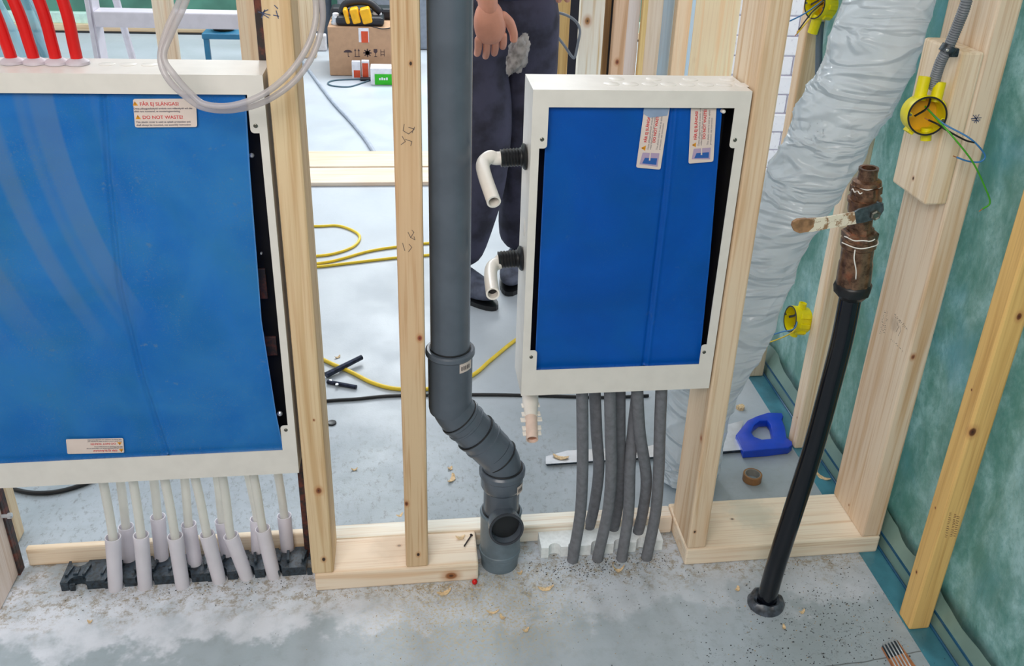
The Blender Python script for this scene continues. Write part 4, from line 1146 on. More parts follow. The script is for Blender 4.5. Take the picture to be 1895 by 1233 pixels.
floor_cable('grey_cable', [FZ(560, 115), FZ(585, 150), FZ(617, 192), FZ(650, 228), FZ(676, 260), FZ(694, 288)], .010, simple('pale_grey_cable', srgb(176, 184, 198), .5), 'pale grey cable lying diagonally between the left and middle studs')
floor_cable('thin_dark_cord', [FZ(688, 148), FZ(660, 148), FZ(620, 150), FZ(607, 155), FZ(615, 160), FZ(645, 162), FZ(670, 155), FZ(684, 150)], .0045, simple('blue_grey_cord', srgb(78, 106, 120), .6), 'thin blue-grey cord looped in front of the cardboard box', 'cord')
# scrap metal strap pair
def flat_on_floor(name, pts, h, mat, label, cat, z0=0.0005, bev=0.0, parent=None):
    b = NB(); prism(b, [V((p.x, p.y, z0)) for p in [HZ(*q_) for q_ in pts]], (0, 0, h))
    if bev: bevel_all(b, bev, 1)
    o = obj(name, b, mat, parent)
    return tag(o, label, cat) if label else o
st = thing('folding_cutter', HZ(607, 705), 'blue-black two-armed steel tool lying on the yellow hose', 'tool')
MT = simple('blue_black_steel', srgb(52, 60, 84), .4, metal=.5, var=.25, vscale=60)
b = NB(); a_, c_ = HZ(604, 700), HZ(670, 671)
tube(b, [V((a_.x, a_.y, .010)), V((c_.x, c_.y, .018))], [.009, .0075], 8); obj('arm', b, MT, st)
b = NB(); a_, c_ = HZ(606, 710), HZ(660, 720)
tube(b, [V((a_.x, a_.y, .006)), V((c_.x, c_.y, .006))], [.0058, .0058], 8); obj('arm', b, MT, st)
for q_ in ((612, 710), (624, 717)):
    b = NB(); c_ = HZ(*q_); lathe(b, (c_.x, c_.y, .008), (0, 0, 1), [(0, .005), (.003, .004)], 12); obj('rivet', b, STEEL, st)
b = NB(); c_ = HZ(614, 784); lathe(b, (c_.x, c_.y, .0005), (0, 0, 1), [(0, .012), (.003, .012), (.004, .010), (.003, .004)], 20)
tag(obj('rubber_disc', b, BLACK_RUB, auto=True), 'small black rubber disc on the floor right of the left stud', 'disc')

# hand saw
sw = thing('hand_saw', HZ(1420, 830), 'hand saw with bright blade and blue handle behind the right stud', 'saw')
hz = .012
out = [(1362, 804), (1383, 778), (1400, 770), (1422, 763), (1447, 764), (1450, 770), (1447, 776), (1453, 790), (1456, 810), (1466, 817), (1467, 823), (1460, 828), (1420, 832), (1376, 836), (1370, 820)]
inn = [(1390, 800), (1396, 787), (1406, 779), (1420, 778), (1426, 786), (1430, 811), (1410, 813), (1396, 808)]
t_ = bmesh.new()
def off_ground(q_, z): p = HZ(q_[0], q_[1], z); return p
vo = [t_.verts.new(HZ(x, y, .024)) for x, y in out]; vi = [t_.verts.new(HZ(x, y, .024)) for x, y in inn]
ee = [t_.edges.new((vo[i], vo[(i+1) % len(vo)])) for i in range(len(vo))]+[t_.edges.new((vi[i], vi[(i+1) % len(vi)])) for i in range(len(vi))]
bmesh.ops.triangle_fill(t_, edges=ee, use_beauty=True)
r_ = bmesh.ops.extrude_face_region(t_, geom=t_.faces[:])
for v in [x for x in r_['geom'] if isinstance(x, bmesh.types.BMVert)]: v.co.z = .002
bevel_all(t_, .003, 2, 50)
obj('handle', t_, SAWBLUE, sw, auto=True)
b = NB(); bl = [(1378, 832), (1368, 806), (1376, 778), (1200, 826), (1050, 834), (1010, 845), (1010, 859), (1100, 853), (1250, 843)]
prism(b, [V((p.x, p.y, .010)) for p in [HZ(x, y, .011) for x, y in bl]], (0, 0, .0012)); obj('blade', b, STEEL, sw)
b = NB(); prism(b, [V((p.x, p.y, .0015)) for p in [HZ(x, y) for x, y in [(1378, 838), (1376, 835), (1250, 845), (1100, 855), (1010, 861), (1012, 863)]]], (0, 0, .008)); obj('tooth_guard', b, BLACKPL, sw)
# tape roll
tr_ = thing('tape_roll', HZ(1391, 890), 'small brown tape roll lying on the floor near the saw', 'tape')
c_ = HZ(1391, 889)
b = NB(); lathe(b, (c_.x, c_.y, .0005), (0, 0, 1), [(0, .0215), (.001, .0235), (.019, .0235), (.020, .0225), (.020, .0190), (0, .0190)], 32); bmesh.ops.delete(b, geom=[f for f in b.faces if len(f.verts) > 4], context='FACES'); obj('tape', b, TAPECORE, tr_, auto=True)
b = NB(); lathe(b, (c_.x, c_.y, .0005), (0, 0, 1), [(0, .0190), (.0197, .0190), (.0197, .0175), (0, .0175)], 32); bmesh.ops.delete(b, geom=[f for f in b.faces if len(f.verts) > 4], context='FACES'); obj('core', b, GREYTAPE, tr_, auto=True)

# chips and shavings (each a thing)
def chip(px, py, ln, wd, ang, label, curl=.004, mat=CHIP, name='wood_shaving', th=.0016, z0=0.0004, group=None, zpl=0.0):
    c = HZ(px, py, zpl); b = NB(); n = 7
    ca, sa = math.cos(ang), math.sin(ang)
    rows = []
    for i in range(n+1):
        t = i/n*2-1; w_ = wd*(1-.55*abs(t)**3)*(1+.15*math.sin(i*2.1+px)); z = curl*t*t
        bend = .16*ln*(t*t-.5)
        x = t*ln/2
        for s_ in (-1, 1):
            yy = s_*w_/2+bend
            rows.append(b.verts.new((c.x+x*ca-yy*sa, c.y+x*sa+yy*ca, zpl+z0+z)))
    for i in range(n): b.faces.new((rows[2*i], rows[2*i+1], rows[2*i+3], rows[2*i+2]))
    r = bmesh.ops.extrude_face_region(b, geom=b.faces[:])
    for v in [x for x in r['geom'] if isinstance(x, bmesh.types.BMVert)]: v.co.z += th
    return tag(obj(name, b, mat), label, 'wood shaving', group)
chip(822, 1098, .030, .010, .3, 'broad shaving right below the short bottom plate')
chip(912, 1134, .026, .005, .0, 'thin curled shaving on the floor below the drain pipe')
chip(930, 1144, .014, .007, -.8, 'small shaving beside the thin curled one below the drain pipe')
chip(1010, 1090, .034, .009, .05, 'straight orange-pink shaving right of the drain pipe')
chip(1144, 1056, .026, .008, -.1, 'curled shaving right under the grey pipes', .012)
chip(973, 1168, .014, .007, .4, 'small pale chip on the floor low centre')
chip(836, 887, .034, .011, 1.2, 'pointed shaving behind the plates between the studs and drain pipe')
chip(833, 868, .012, .010, .4, 'tiny white chip above the pointed shaving')
chip(656, 870, .016, .006, .1, 'small white chip between left and middle stud')
chip(1037, 854, .040, .012, -.35, 'white splinter lying on the saw blade', .003, z0=.012)
chip(1522, 884, .040, .011, -.9, 'white shaving beside the base strip behind the black pipe')
chip(962, 1062, .012, .007, .3, 'tiny shaving at the right foot of the drain pipe')
chip(1370, 757, .022, .018, .3, 'square wood offcut behind the saw handle', .0, th=.010, name='wood_offcut')
chip(1352, 750, .012, .010, .2, 'tiny offcut beside the square one behind the saw', .0, th=.008, name='wood_offcut')
chip(852, 996, .020, .008, .1, 'shaving on the short bottom plate beside the bent nail', z0=.0004, zpl=.0463)
chip(625, 662, .018, .008, .6, 'small shaving above the yellow hose near the left stud')
chip(1484, 1134, .014, .006, .4, 'orange shaving crumb right of the black pipe foot', group=None)
chip(1364, 1092, .014, .008, .8, 'orange shaving crumb left of the black pipe foot')
chip(1450, 1163, .012, .006, 1.2, 'orange crumb below the black pipe foot')
chip(167, 1152, .010, .006, 0, 'lone yellow crumb on the near floor at left')
chip(740, 955, .016, .006, .5, 'shaving on the rear plate beside the middle stud', zpl=.0463)
# nail on plate, red plug
b = NB(); a_ = HZ(872, 990, .05); c_ = HZ(859, 1010, .05)
tube(b, [V((a_.x, a_.y, .0485)), V((c_.x, c_.y, .0485))], .0016, 8); lathe(b, (a_.x, a_.y, .0485), (a_-c_), [(0, .0035), (.0012, .0035)], 10)
tag(obj('nail', b, RUST), 'rusty nail lying on the short bottom plate', 'nail')
b = NB(); c_ = HZ(877, 1079); lathe(b, (c_.x, c_.y-.002, 0.0003), (.3, 0, 1), [(0, .004), (.003, .0058), (.007, .0055), (.010, .003)], 12)
tag(obj('plastic_plug', b, RED, auto=True), 'small red plastic plug at the corner of the short bottom plate', 'plug')
# collated nail strip
ns = thing('nail_strip', HZ(1665, 1212), 'short strip of collated steel nails in brown paper at the lower right', 'nails')
PAPB = simple('brown_strip_paper', srgb(190, 122, 78), .7, var=.15, vscale=80)
A0, A1 = HZ(1630, 1199), HZ(1665, 1262); S0 = HZ(1653, 1190)
dl = (A1-A0); dl.z = 0; ds = (S0-A0); ds.z = 0
b = NB(); prism(b, [A0+dl*.03+V((0, 0, .0005)), A1+V((0, 0, .0005)), A1+ds*1.5+V((0, 0, .0005)), A0+dl*.03+ds*1.25+V((0, 0, .0005))], (0, 0, .0055)); obj('paper_backing', b, PAPB, ns)
b = NB(); prism(b, [A0+dl*.02+V((0, 0, .0060)), A0+dl*.44+V((0, 0, .0060)), A0+dl*.44+ds*1.22+V((0, 0, .0060)), A0+dl*.02+ds*1.22+V((0, 0, .0060))], (0, 0, .0008)); obj('gap_shade_strip', b, BLACKPL, ns)  # dark strip painted under the nails as shade in their gaps
for k in range(5):
    p0 = A0+ds*(.12+.24*k)+V((0, 0, .0085)); p1 = p0+dl*.98
    b = NB(); tube(b, [p0, p1], .0017, 8); obj('nail', b, STEEL, ns, smooth=True)
b = NB(); q0 = A0+dl*.42; prism(b, [q0+V((0, 0, .0062)), q0+dl*.5+V((0, 0, .0062)), q0+dl*.5+ds*1.3+V((0, 0, .0062)), q0+ds*1.25+V((0, 0, .0062))], (0, 0, .0022)); obj('paper_strip', b, PAPB, ns)

# crumbs: uncountable site dirt
def crumbs(name, areas, mat, label, seed):
    rnd = random.Random(seed); b = NB()
    for (cx, cy, sx, sy_, n, s0, s1) in areas:
        for _ in range(n):
            x = rnd.gauss(cx, sx); y = rnd.gauss(cy, sy_); s = rnd.uniform(s0, s1)
            if x > 1.03 or (y > -.006 and (-.21 < x < .135 or x > .575)) or (abs(x-lx) < .05 and abs(y-YD) < .05): continue
            if y > .10: continue
            a = rnd.uniform(0, 6.28)
            vs = [b.verts.new((x+s*math.cos(a+k*2.1)*rnd.uniform(.5, 1.4), y+s*math.sin(a+k*2.1)*rnd.uniform(.5, 1.2), .0003)) for k in range(3)]
            tp = b.verts.new((x, y, .0003+s*rnd.uniform(.5, 1.1)))
            b.faces.new(vs)
            for k in range(3): b.faces.new((vs[k], vs[(k+1) % 3], tp))
    return tag(obj(name, b, mat), label, 'debris', None, 'stuff')
crumbs('dark_crumbs', [(.40, .015, .10, .018, 420, .0006, .0022), (.42, -.06, .16, .05, 160, .0005, .0018), (.84, -.17, .10, .08, 420, .0006, .0022), (.70, -.27, .14, .04, 200, .0006, .0024), (-.45, .035, .2, .02, 160, .0006, .002), (.88, -.03, .06, .03, 60, .0005, .0016), (.0, -.12, .35, .1, 60, .0005, .0014)],
       simple('dark_grit', srgb(58, 58, 58), .9, var=.3, vscale=200), 'dark grit scattered over the near floor', 3)
crumbs('sawdust', [(-.03, -.012, .12, .008, 500, .0005, .0016), (.85, -.008, .12, .008, 260, .0005, .0017), (.15, -.12, .14, .07, 320, .0005, .0016), (-.45, .05, .18, .03, 200, .0005, .0016), (.40, .02, .10, .02, 160, .0005, .0018), (.80, -.15, .14, .10, 200, .0006, .002), (1.0, -.06, .012, .05, 60, .0006, .0016)],
       simple('sawdust_grains', srgb(206, 176, 126), .9, var=.2, vscale=200), 'pale sawdust scattered along the plates', 4)

# ------------------------------------------------------------ far room
# pale threshold boards on the floor
b = NB(); box(b, (-1.6, 2.58, 0.0003), (0.12, 2.80, .022), .003); tag(obj('floor_board', b, wood('far_board_a', 0, srgb(224, 212, 192), srgb(208, 188, 162), 2, lift=(1, 1, 1))), 'farther of two pale boards lying across the far floor', 'board')
b = NB(); box(b, (-1.6, 2.38, 0.0003), (0.12, 2.575, .018), .003); tag(obj('floor_board', b, wood('far_board_b', 0, srgb(228, 218, 204), srgb(214, 198, 176), 3, lift=(1, 1, 1))), 'nearer of two pale boards lying across the far floor', 'board')

# cardboard box with tools on it
yc = 4.34; x0c, x1c = -0.455, 0.06
cb = thing('cardboard_box', ((x0c+x1c)/2, yc+.2, 0), 'brown cardboard box standing on the far floor', 'box')
zc = HY(640, 50, yc).z
b = NB(); box(b, (x0c, yc, 0.001), (x1c, yc+.42, zc), .006); obj('carton', b, CARD, cb)
b = NB(); a_ = HY(663, 52, yc-.002); box(b, (a_.x, yc-.0025, a_.z-.085), (a_.x+.062, yc-.0005, a_.z+.0), 0); obj('tape_strip', b, PACKWHITE, cb)
b = NB(); a_ = HY(668, 58, yc-.003); box(b, (a_.x, yc-.0035, a_.z-.068), (a_.x+.042, yc-.0026, a_.z), 0); obj('tape_print', b, ORANGERED, cb)
# carton symbols
def sym(px, kind):
    c = HY(px, 98, yc-.0012); b = NB(); s = .024
    def q(x0, z0, x1, z1): b.faces.new([b.verts.new((c.x+x*s, yc-.0012, c.z+z*s)) for x, z in ((x0, z0), (x1, z0), (x1, z1), (x0, z1))])
    if kind == 'umbrella':
        b.faces.new([b.verts.new((c.x+s*1.1*math.cos(a), yc-.0012, c.z+.1*s+s*.7*math.sin(a))) for a in [PI*k/8 for k in range(9)]]); q(-.06, -1, .06, .1); q(-.06, -1, .35, -.85)
    if kind == 'arrows':
        for sx_ in (-.55, .35): q(sx_, -.8, sx_+.14, .8); b.faces.new([b.verts.new((c.x+(sx_+x)*s, yc-.0013, c.z+z*s)) for x, z in ((-.2, .5), (.35, .5), (.07, 1.1))])
        q(-.7, -1.0, .7, -.85)
    if kind == 'cross':
        for a in range(4):
            ang = a*PI/4; d = V((math.cos(ang), 0, math.sin(ang))); n_ = V((-d.z, 0, d.x))*.14
            b.faces.new([b.verts.new(c+(d*k1*1.05+n_*k2)*s) for k1, k2 in ((-1, -1), (1, -1), (1, 1), (-1, 1))])
        lathe(b, c+V((0, .0004, 0)), (0, -1, 0), [(0, s*.6), (.0004, s*.6)], 16)
    if kind == 'glass':
        b.faces.new([b.verts.new((c.x+x*s, yc-.0012, c.z+z*s)) for x, z in ((-.12, -.1), (.12, -.1), (.5, .3), (.45, 1), (-.45, 1), (-.5, .3))]); q(-.07, -.9, .07, -.1); q(-.35, -1, .35, -.86)
    if kind == 'stack':
        q(-.5, -.9, -.38, .9); q(.38, -.9, .5, .9); q(-.4, .2, .4, .35); q(-.4, -.5, .4, -.35)
    obj('care_symbol', b, simple('carton_ink_'+kind, srgb(74, 58, 62), .7), cb)
for px, k in ((644, 'umbrella'), (661, 'arrows'), (680, 'cross'), (695, 'glass'), (708, 'stack')): sym(px, k)
# tools on the box
TS = 1.0
def on_box(px, py=48): return HZ(px, py, zc)
dl_ = thing('cordless_tool', on_box(667, 44), 'black and yellow cordless tool on the cardboard box', 'tool')
p = HY(662, 40, yc+.06)
b = NB(); box(b, (p.x-.13, yc+.02, zc+.001), (p.x+.16, yc+.20, zc+.055), .018); obj('case', b, DARKTOOL, dl_)
for dx, w_ in ((-.075, .025), (-.035, .05), (.025, .06)):
    b = NB(); Mx = Matrix.Translation((p.x+dx, yc+.01, zc+.05)) @ Matrix.Rotation(-.25, 4, 'Y')
    box(b, (0, 0, -.04), (w_, .10, .05), .01, Mx); obj('yellow_panel', b, TOOLY, dl_)
b = NB(); tube(b, smooth_path([V((p.x-.10, yc+.12, zc+.06)), V((p.x-.06, yc+.12, zc+.12)), V((p.x+.06, yc+.12, zc+.13)), V((p.x+.14, yc+.12, zc+.07))], 6), .024, 12); obj('handle', b, DARKTOOL, dl_, smooth=True)
b = NB(); box(b, (x0c+.005, yc+.24, zc+.001), (x1c-.01, yc+.40, zc+.07), .02); tag(obj('tool_bag', b, DARKTOOL), 'black flat bag lying across the back of the cardboard box', 'bag')
t_ = thing('battery_lamp', (HY(622, 32, yc+.1).x, yc+.1, zc), 'small clear cylinder with a steel band on the cardboard box', 'lamp')
q_ = HY(622, 33, yc+.1)
b = NB(); lathe(b, (q_.x, yc+.08, zc+.001), (0, 0, 1), [(0, .03), (.018, .03), (.018, .025), (.045, .025), (.05, .018)], 20); obj('body', b, STEEL, t_, auto=True)
b = NB(); lathe(b, (q_.x, yc+.08, zc+.050), (0, 0, 1), [(0, .02), (.016, .018), (.02, .01)], 20); obj('lens', b, PACKWHITE, t_, auto=True)
q_ = HY(698, 30, yc+.12)
b = NB(); box(b, (q_.x-.028, yc+.11, zc+.001), (q_.x+.028, yc+.15, zc+.075), .014, seg=3); tag(obj('white_charger', b, PACKWHITE), 'small white rounded block on the cardboard box', 'charger')
b = NB(); q_ = HY(688, 44, yc); tube(b, smooth_path([V((q_.x-.02, yc+.04, zc+.005)), V((q_.x+.02, yc-.004, zc+.002)), V((q_.x+.07, yc-.008, zc-.006)), V((q_.x+.13, yc-.004, zc+.004))], 6), .003, 8); tag(obj('charging_cable', b, DARKTOOL, smooth=True), 'thin dark cord over the front edge of the cardboard box', 'cord')
# packs in front of the box
yp = 4.12
for (pxa, pxb, pyt, lab, red) in ((652, 668, 114, 'left white and orange pack leaning on the cardboard box', (655, 668, 130)), (670, 684, 113, 'right red-striped white pack leaning on the cardboard box', (671, 683, 117))):
    A_ = HZ(pxa, 147); zt = HY(pxa, pyt, A_.y).z; B2 = HY(pxb, 147, A_.y)
    t_ = thing('small_pack', A_, lab, 'pack')
    b = NB(); box(b, (A_.x, A_.y, .001), (B2.x, A_.y+.04, zt), .003); obj('carton', b, PACKWHITE, t_)
    rz = HY(red[0], red[2], A_.y).z
    b = NB(); box(b, (HY(red[0], 140, A_.y).x, A_.y-.0015, .012), (HY(red[1]-1, 140, A_.y).x, A_.y-.0003, rz), 0); obj('red_print', b, ORANGERED, t_)
A_ = HZ(694, 158)
t_ = thing('green_pack', A_, 'white packet with a bright green front panel beside the cardboard box', 'pack')
zt = HY(694, 136, A_.y).z
b = NB(); box(b, (A_.x-.025, A_.y+.002, .001), (A_.x+.17, A_.y+.12, zt+.03), .004); obj('carton', b, PACKWHITE, t_)
b = NB(); box(b, (A_.x, A_.y-.0008, .004), (A_.x+.16, A_.y+.0015, zt-.004), 0); gp = obj('green_panel', b, GREENPK, t_)
b = NB(); 
for k in range(4): box(b, (A_.x+.025+k*.014, A_.y-.0016, zt*.45), (A_.x+.035+k*.014, A_.y-.0009, zt*.45+.012+.004*(k % 2)))
obj('white_print', b, PACKWHITE, gp)
b = NB(); c_ = HZ(676, 149); box(b, (c_.x-.03, c_.y-.02, .0005), (c_.x+.06, c_.y+.02, .018), .005); tag(obj('plug_connector', b, DARKTOOL), 'small dark plug at the end of the looped cord', 'plug')
# grey crate / dark bag left of the box, seen between stud and box
b = NB(); A_ = HZ(574, 108); box(b, (A_.x-.10, A_.y, .001), (A_.x+.04, A_.y+.1, 2.2), .005); tag(obj('far_post', b, wood('far_post_wood', 2, seed=21)), 'tan far post seen right of the left stud', 'post')
t_ = thing('grey_sack', HZ(588, 100), 'slate grey rolled sheet standing left of the cardboard box', 'roll')
A_ = HZ(585, 96)
b = NB(); lathe(b, (A_.x+.03, A_.y+.2, .02), (0, 0, 1), [(0, .06), (.03, .075), (.9, .08), (.92, .06)], 20); obj('roll', b, simple('slate_sheet', srgb(92, 106, 122), .6), t_, auto=True)
b = NB(); box(b, (A_.x+.0, A_.y+.09, .12), (A_.x+.03, A_.y+.11, .8), .004); obj('batten', b, wood('batten_wood', 2, seed=23), t_)
b = NB(); box(b, (A_.x-.02, A_.y+.02, .001), (A_.x+.07, A_.y+.09, .11), .01); tag(obj('white_block', b, PACKWHITE), 'white block at the foot of the slate grey roll', 'block')
b = NB(); box(b, (-.44, 5.1, .001), (.35, 5.5, .42), .02); tag(obj('grey_crate', b, simple('blue_grey_crate', srgb(140, 150, 164), .6)), 'blue-grey crate behind the cardboard box', 'crate')

# background studs behind the large cabinet
def bgpost(x0, x1, y, mat, label, top=2.4, d=.045, group=None, cat='stud'):
    b = NB(); box(b, (x0, y, .0005), (x1, y+d, top), .003); return tag(obj('wall_stud', b, mat), label, cat, group)
yb = .86
bgpost(HY(279, 0, yb).x, HY(313, 0, yb).x, yb, wood('bg_a', 2, srgb(248, 226, 200), srgb(236, 206, 172), 31), 'pale stud behind the large cabinet, crossed by the clear hose')
bgpost(HY(436, 0, yb).x, HY(472, 0, yb).x, yb, wood('bg_b', 2, srgb(246, 222, 190), srgb(236, 204, 166), 32), 'pale stud behind the large cabinet, beside the dark steel leg')

# ladder
yl = 2.05
ld = thing('step_ladder', (HY(300, 60, yl).x, yl+.2, 0), 'white aluminium step ladder behind the large cabinet', 'ladder')
xl0, xl1 = HY(166, 50, yl).x, HY(174, 50, yl).x
xr_ = HY(520, 50, yl).x
for xa in (xl0, xr_):
    b = NB(); box(b, (xa, yl-.012, .001), (xa+.014, yl+.012, 2.0), .002); box(b, (xa+.014, yl+.0, .001), (xa+.020, yl+.085, 2.0), .001)
    obj('side_rail', b, ALU, ld)
for (py, th_) in ((38, .055), (-46, .05), (-130, .05), (150, .05), (270, .05)):
    zc_ = HY(300, py, yl-.005).z
    b = NB(); box(b, (xl0+.02, yl-.008, zc_-th_/2), (xr_, yl+.075, zc_+th_/2), .004); obj('step', b, ALU, ld)
b = NB()
a_ = HY(214, 0, yl+.35); c_ = HZ(300, 260); c_ = V((a_.x+.10, yl+.75, .001)); 
for xx, nm in ((0, 1), (xr_-xl0-.18, 2)):
    b = NB(); p0 = HY(215, 0, yl+.3)+V((xx, 0, 0)); p1 = HY(243, 100, yl+.42)+V((xx, 0, 0)); d = (p1-p0).normalized()
    up_ = p0-d*(1.9-p0.z)/(-d.z)*1.0 if False else p0-d*.9
    lo_ = p1+d*((p1.z-.002)/(-d.z))
    tube(b, [up_, lo_], .014, 8); obj('rear_leg', b, ALU, ld)
# teal bracket thing with yellow tool on top
t_ = thing('work_stand', HZ(400, 90), 'teal steel stand far behind, a dark tool on top', 'stand')
yt = 3.3
a_ = HY(373, 67, yt); c_ = HY(445, 57, yt)
b = NB(); box(b, (a_.x, yt, a_.z-.015), (c_.x+.25, yt+.25, a_.z+.012), .004); obj('top', b, TEAL, t_)
for xx in (a_.x+.005, c_.x+.2):
    b = NB(); box(b, (xx, yt+.005, .001), (xx+.025, yt+.03, a_.z-.015), .002); obj('leg', b, TEAL, t_)
b = NB(); c_ = HY(414, 54, yt+.1); lathe(b, (c_.x, yt+.1, a_.z+.014), (0, 0, 1), [(0, .05), (.02, .06), (.05, .05), (.06, .02)], 20); tag(obj('tape_measure', b, simple('black_yellow_plastic', srgb(58, 50, 20), .5, var=.9, vscale=30), auto=True), 'round black and yellow tool on the teal stand', 'tool')

# pale plastic sheets standing behind the red pipes
for (px0, px1, y, lab, sl) in ((-60, 60, 1.3, 'left pale translucent sheet standing behind the red pipes', .0), (60, 100, 1.5, 'right pale translucent sheet standing behind the red pipes', .0)):
    x0_ = HY(px0, 60, y).x; x1_ = HY(px1, 60, y).x
    b = NB(); n = 30; rows = []
    for j in range(13):
        z = 1.6*j/12+.002
        rows.append([b.verts.new((x0_+(x1_-x0_)*i/n-.22*(z-.75)+.012*math.sin(z*9+i*.3), y+.02*math.sin(i*.7+z*2), z)) for i in range(n+1)])
    for j in range(12):
        for i in range(n): b.faces.new((rows[j][i], rows[j][i+1], rows[j+1][i+1], rows[j+1][i]))
    bmesh.ops.solidify(b, geom=b.faces[:], thickness=.004)
    tag(obj('plastic_sheet', b, SHEET, smooth=True), lab, 'sheet')
b = NB(); c_ = HY(55, -2, .9); lathe(b, c_, (-.2, 0, 1), [(0, .012), (.03, .013), (.25, .013)], 14); tag(obj('blue_tube', b, SAWBLUE, auto=True), 'blue tube end peeking in at the top edge behind the red pipes', 'tube')

# stacked far boards right of the person, seen above the small cabinet
yk = 2.0
BD = [(1073, 1117, 0.0, srgb(244, 238, 222), srgb(214, 186, 140), 'white-faced board with yellow streaks, leftmost in the far row', .045),
      (1123, 1135, .06, srgb(170, 138, 92), srgb(130, 100, 64), 'narrow brown batten in the dark gap of the far row', .03),
      (1136, 1160, .0, srgb(226, 190, 158), srgb(200, 158, 120), 'pinkish batten with a knot in the far row', .045),
      (1160, 1186, .03, srgb(232, 226, 224), srgb(220, 206, 196), 'whitish batten in the middle of the far row', .045),
      (1186, 1196, .0, srgb(232, 204, 136), srgb(216, 184, 116), 'thin yellow batten in the far row', .03),
      (1196, 1226, .02, srgb(226, 210, 190), srgb(210, 190, 164), 'beige board right of the thin yellow batten', .045),
      (1226, 1251, .05, srgb(178, 204, 222), srgb(160, 188, 210), 'pale blue sheeted strip in the far row', .03),
      (1276, 1284, .01, srgb(196, 222, 240), srgb(176, 206, 230), 'thin pale blue edge between the two peach boards', .02),
      (1249, 1276, .0, srgb(248, 216, 180), srgb(238, 198, 154), 'peach board beside the pale blue strip', .045),
      (1284, 1368, .02, srgb(252, 226, 186), srgb(244, 208, 160), 'widest peach board, at the right end of the far row', .045)]
for i, (pa, pb, dy, l_, d_, lab, dep) in enumerate(BD):
    xa, xb = HY(pa, 60, yk).x, HY(pb-.5, 60, yk).x
    kn = []
    if i == 0: kn = [(HY(1087, 39, yk), .012, srgb(170, 120, 70))]
    if i == 2: kn = [(HY(1142, 115, yk), .009, srgb(150, 84, 54))]
    if i == 9: kn = [(HY(1288, 113, yk), .012, srgb(220, 160, 110)), (HY(1317, 33, yk), .005)]
    b = NB(); box(b, (xa, yk+dy, .0005), (xb, yk+dy+dep, 2.4), .003)
    tag(obj('leaning_board' if False else 'timber_board', b, wood(f'far_board_{i}', 2, l_, d_, 40+i, knots=kn, lift=(1, 1, 1), streak=.5)), lab, 'board')
b = NB(); box(b, (HY(1115, 60, yk).x, yk+.12, .0005), (HY(1166, 60, yk).x, yk+.14, 2.4)); tag(obj('gap_shade_panel', b, DARKTOOL), 'dark panel added as the shade in the gap of the far board row', 'panel')  # dark sheet standing in for shade between the far boards
# dark clutter left of those boards
b = NB(); a_ = HY(1030, 0, 2.6); c_ = HY(1072, 130, 2.6); box(b, (a_.x-.10, 2.6, .001), (c_.x+.06, 2.9, 1.6), .01); tag(obj('dark_cupboard', b, simple('dark_navy_board', srgb(30, 34, 52), .6)), 'dark cupboard behind the worker, left of the far boards', 'cupboard')
b = NB(); a_ = HY(1037, 0, 2.45); box(b, (a_.x-.01, 2.45, .001), (a_.x+.045, 2.5, HY(1040, -40, 2.45).z), .003); tag(obj('timber_batten', b, wood('batten_gold', 2, srgb(222, 182, 116), srgb(200, 154, 90), 51)), 'golden batten in front of the dark cupboard', 'batten')
b = NB(); tube(b, smooth_path([HY(1020, 20, 1.9), HY(1048, 28, 1.9), HY(1066, 40, 1.9), HY(1073, 56, 1.9), HY(1070, 78, 1.9), HY(1064, 105, 1.9), HY(1058, 104, 1.9), HY(1044, 84, 1.9), HY(1030, 66, 1.9)], 8), .005, 10)
tag(obj('grey_cable', b, CONDUIT, smooth=True), 'grey cable arching between the worker and the far boards', 'cable')

# bright white-washed block wall far behind between right studs
wx = thing('white_block_wall', (1.9, 2.35, 0), 'bright white block wall strip far behind the right stud', 'wall')
rnd = random.Random(5)
zz = 0.0; k = 0
while zz < 1.75:
    hh = .085
    xx = 1.30-(.09 if k % 2 else 0)
    while xx < 2.35:
        ww = .19; yo = rnd.uniform(-.004, .004)
        b = NB(); box(b, (xx+.003, 2.35+yo, zz+.003), (xx+ww-.003, 2.42, zz+hh-.003), .004, seg=1)
        obj('brick', b, FOIL, wx); xx += ww
    zz += hh; k += 1
b = NB(); box(b, (1.21, 2.36, .001), (2.35, 2.43, 1.78)); obj('mortar', b, simple('lilac_mortar', srgb(196, 190, 206), .8), wx)

# ------------------------------------------------------------ the worker
def skin_mesh(verts, edges, radii, sub=2):
    me = bpy.data.meshes.new('tmp'); me.from_pydata([tuple(v) for v in verts], edges, [])
    o = bpy.data.objects.new('tmp', me); COL.objects.link(o)
    md = o.modifiers.new('s', 'SKIN'); md.use_smooth_shade = True
    for i, r in enumerate(radii):
        sv = me.skin_vertices[0].data[i]
        sv.radius = (r, r) if not isinstance(r, tuple) else r
        sv.use_root = (i == 0)
    s2_ = o.modifiers.new('u', 'SUBSURF'); s2_.levels = sub; s2_.render_levels = sub
    dg = bpy.context.evaluated_depsgraph_get()
    ev = bpy.data.meshes.new_from_object(o.evaluated_get(dg))
    b = NB(); b.from_mesh(ev)
    bpy.data.objects.remove(o); bpy.data.meshes.remove(me); bpy.data.meshes.remove(ev)
    return b
pl = V((0.305, 1.42, 0.93))
per = thing('person', (0.29, 1.40, 0), 'person in dark work trousers standing behind the drain pipe, one hand hanging down', 'person')
RH = HY(911, 78, 1.10); LHd = HY(1040, 5, 1.22)
kneeR, kneeL = V((0.245, 1.34, .49)), V((0.40, 1.44, .49))
anR, anL = V((0.165, 1.37, .09)), V((0.385, 1.50, .09))
shR, shL = V((0.12, 1.36, 1.40)), V((0.50, 1.40, 1.40))
elR, elL = V((0.160, 1.25, 1.16)), V((0.57, 1.30, 1.20))
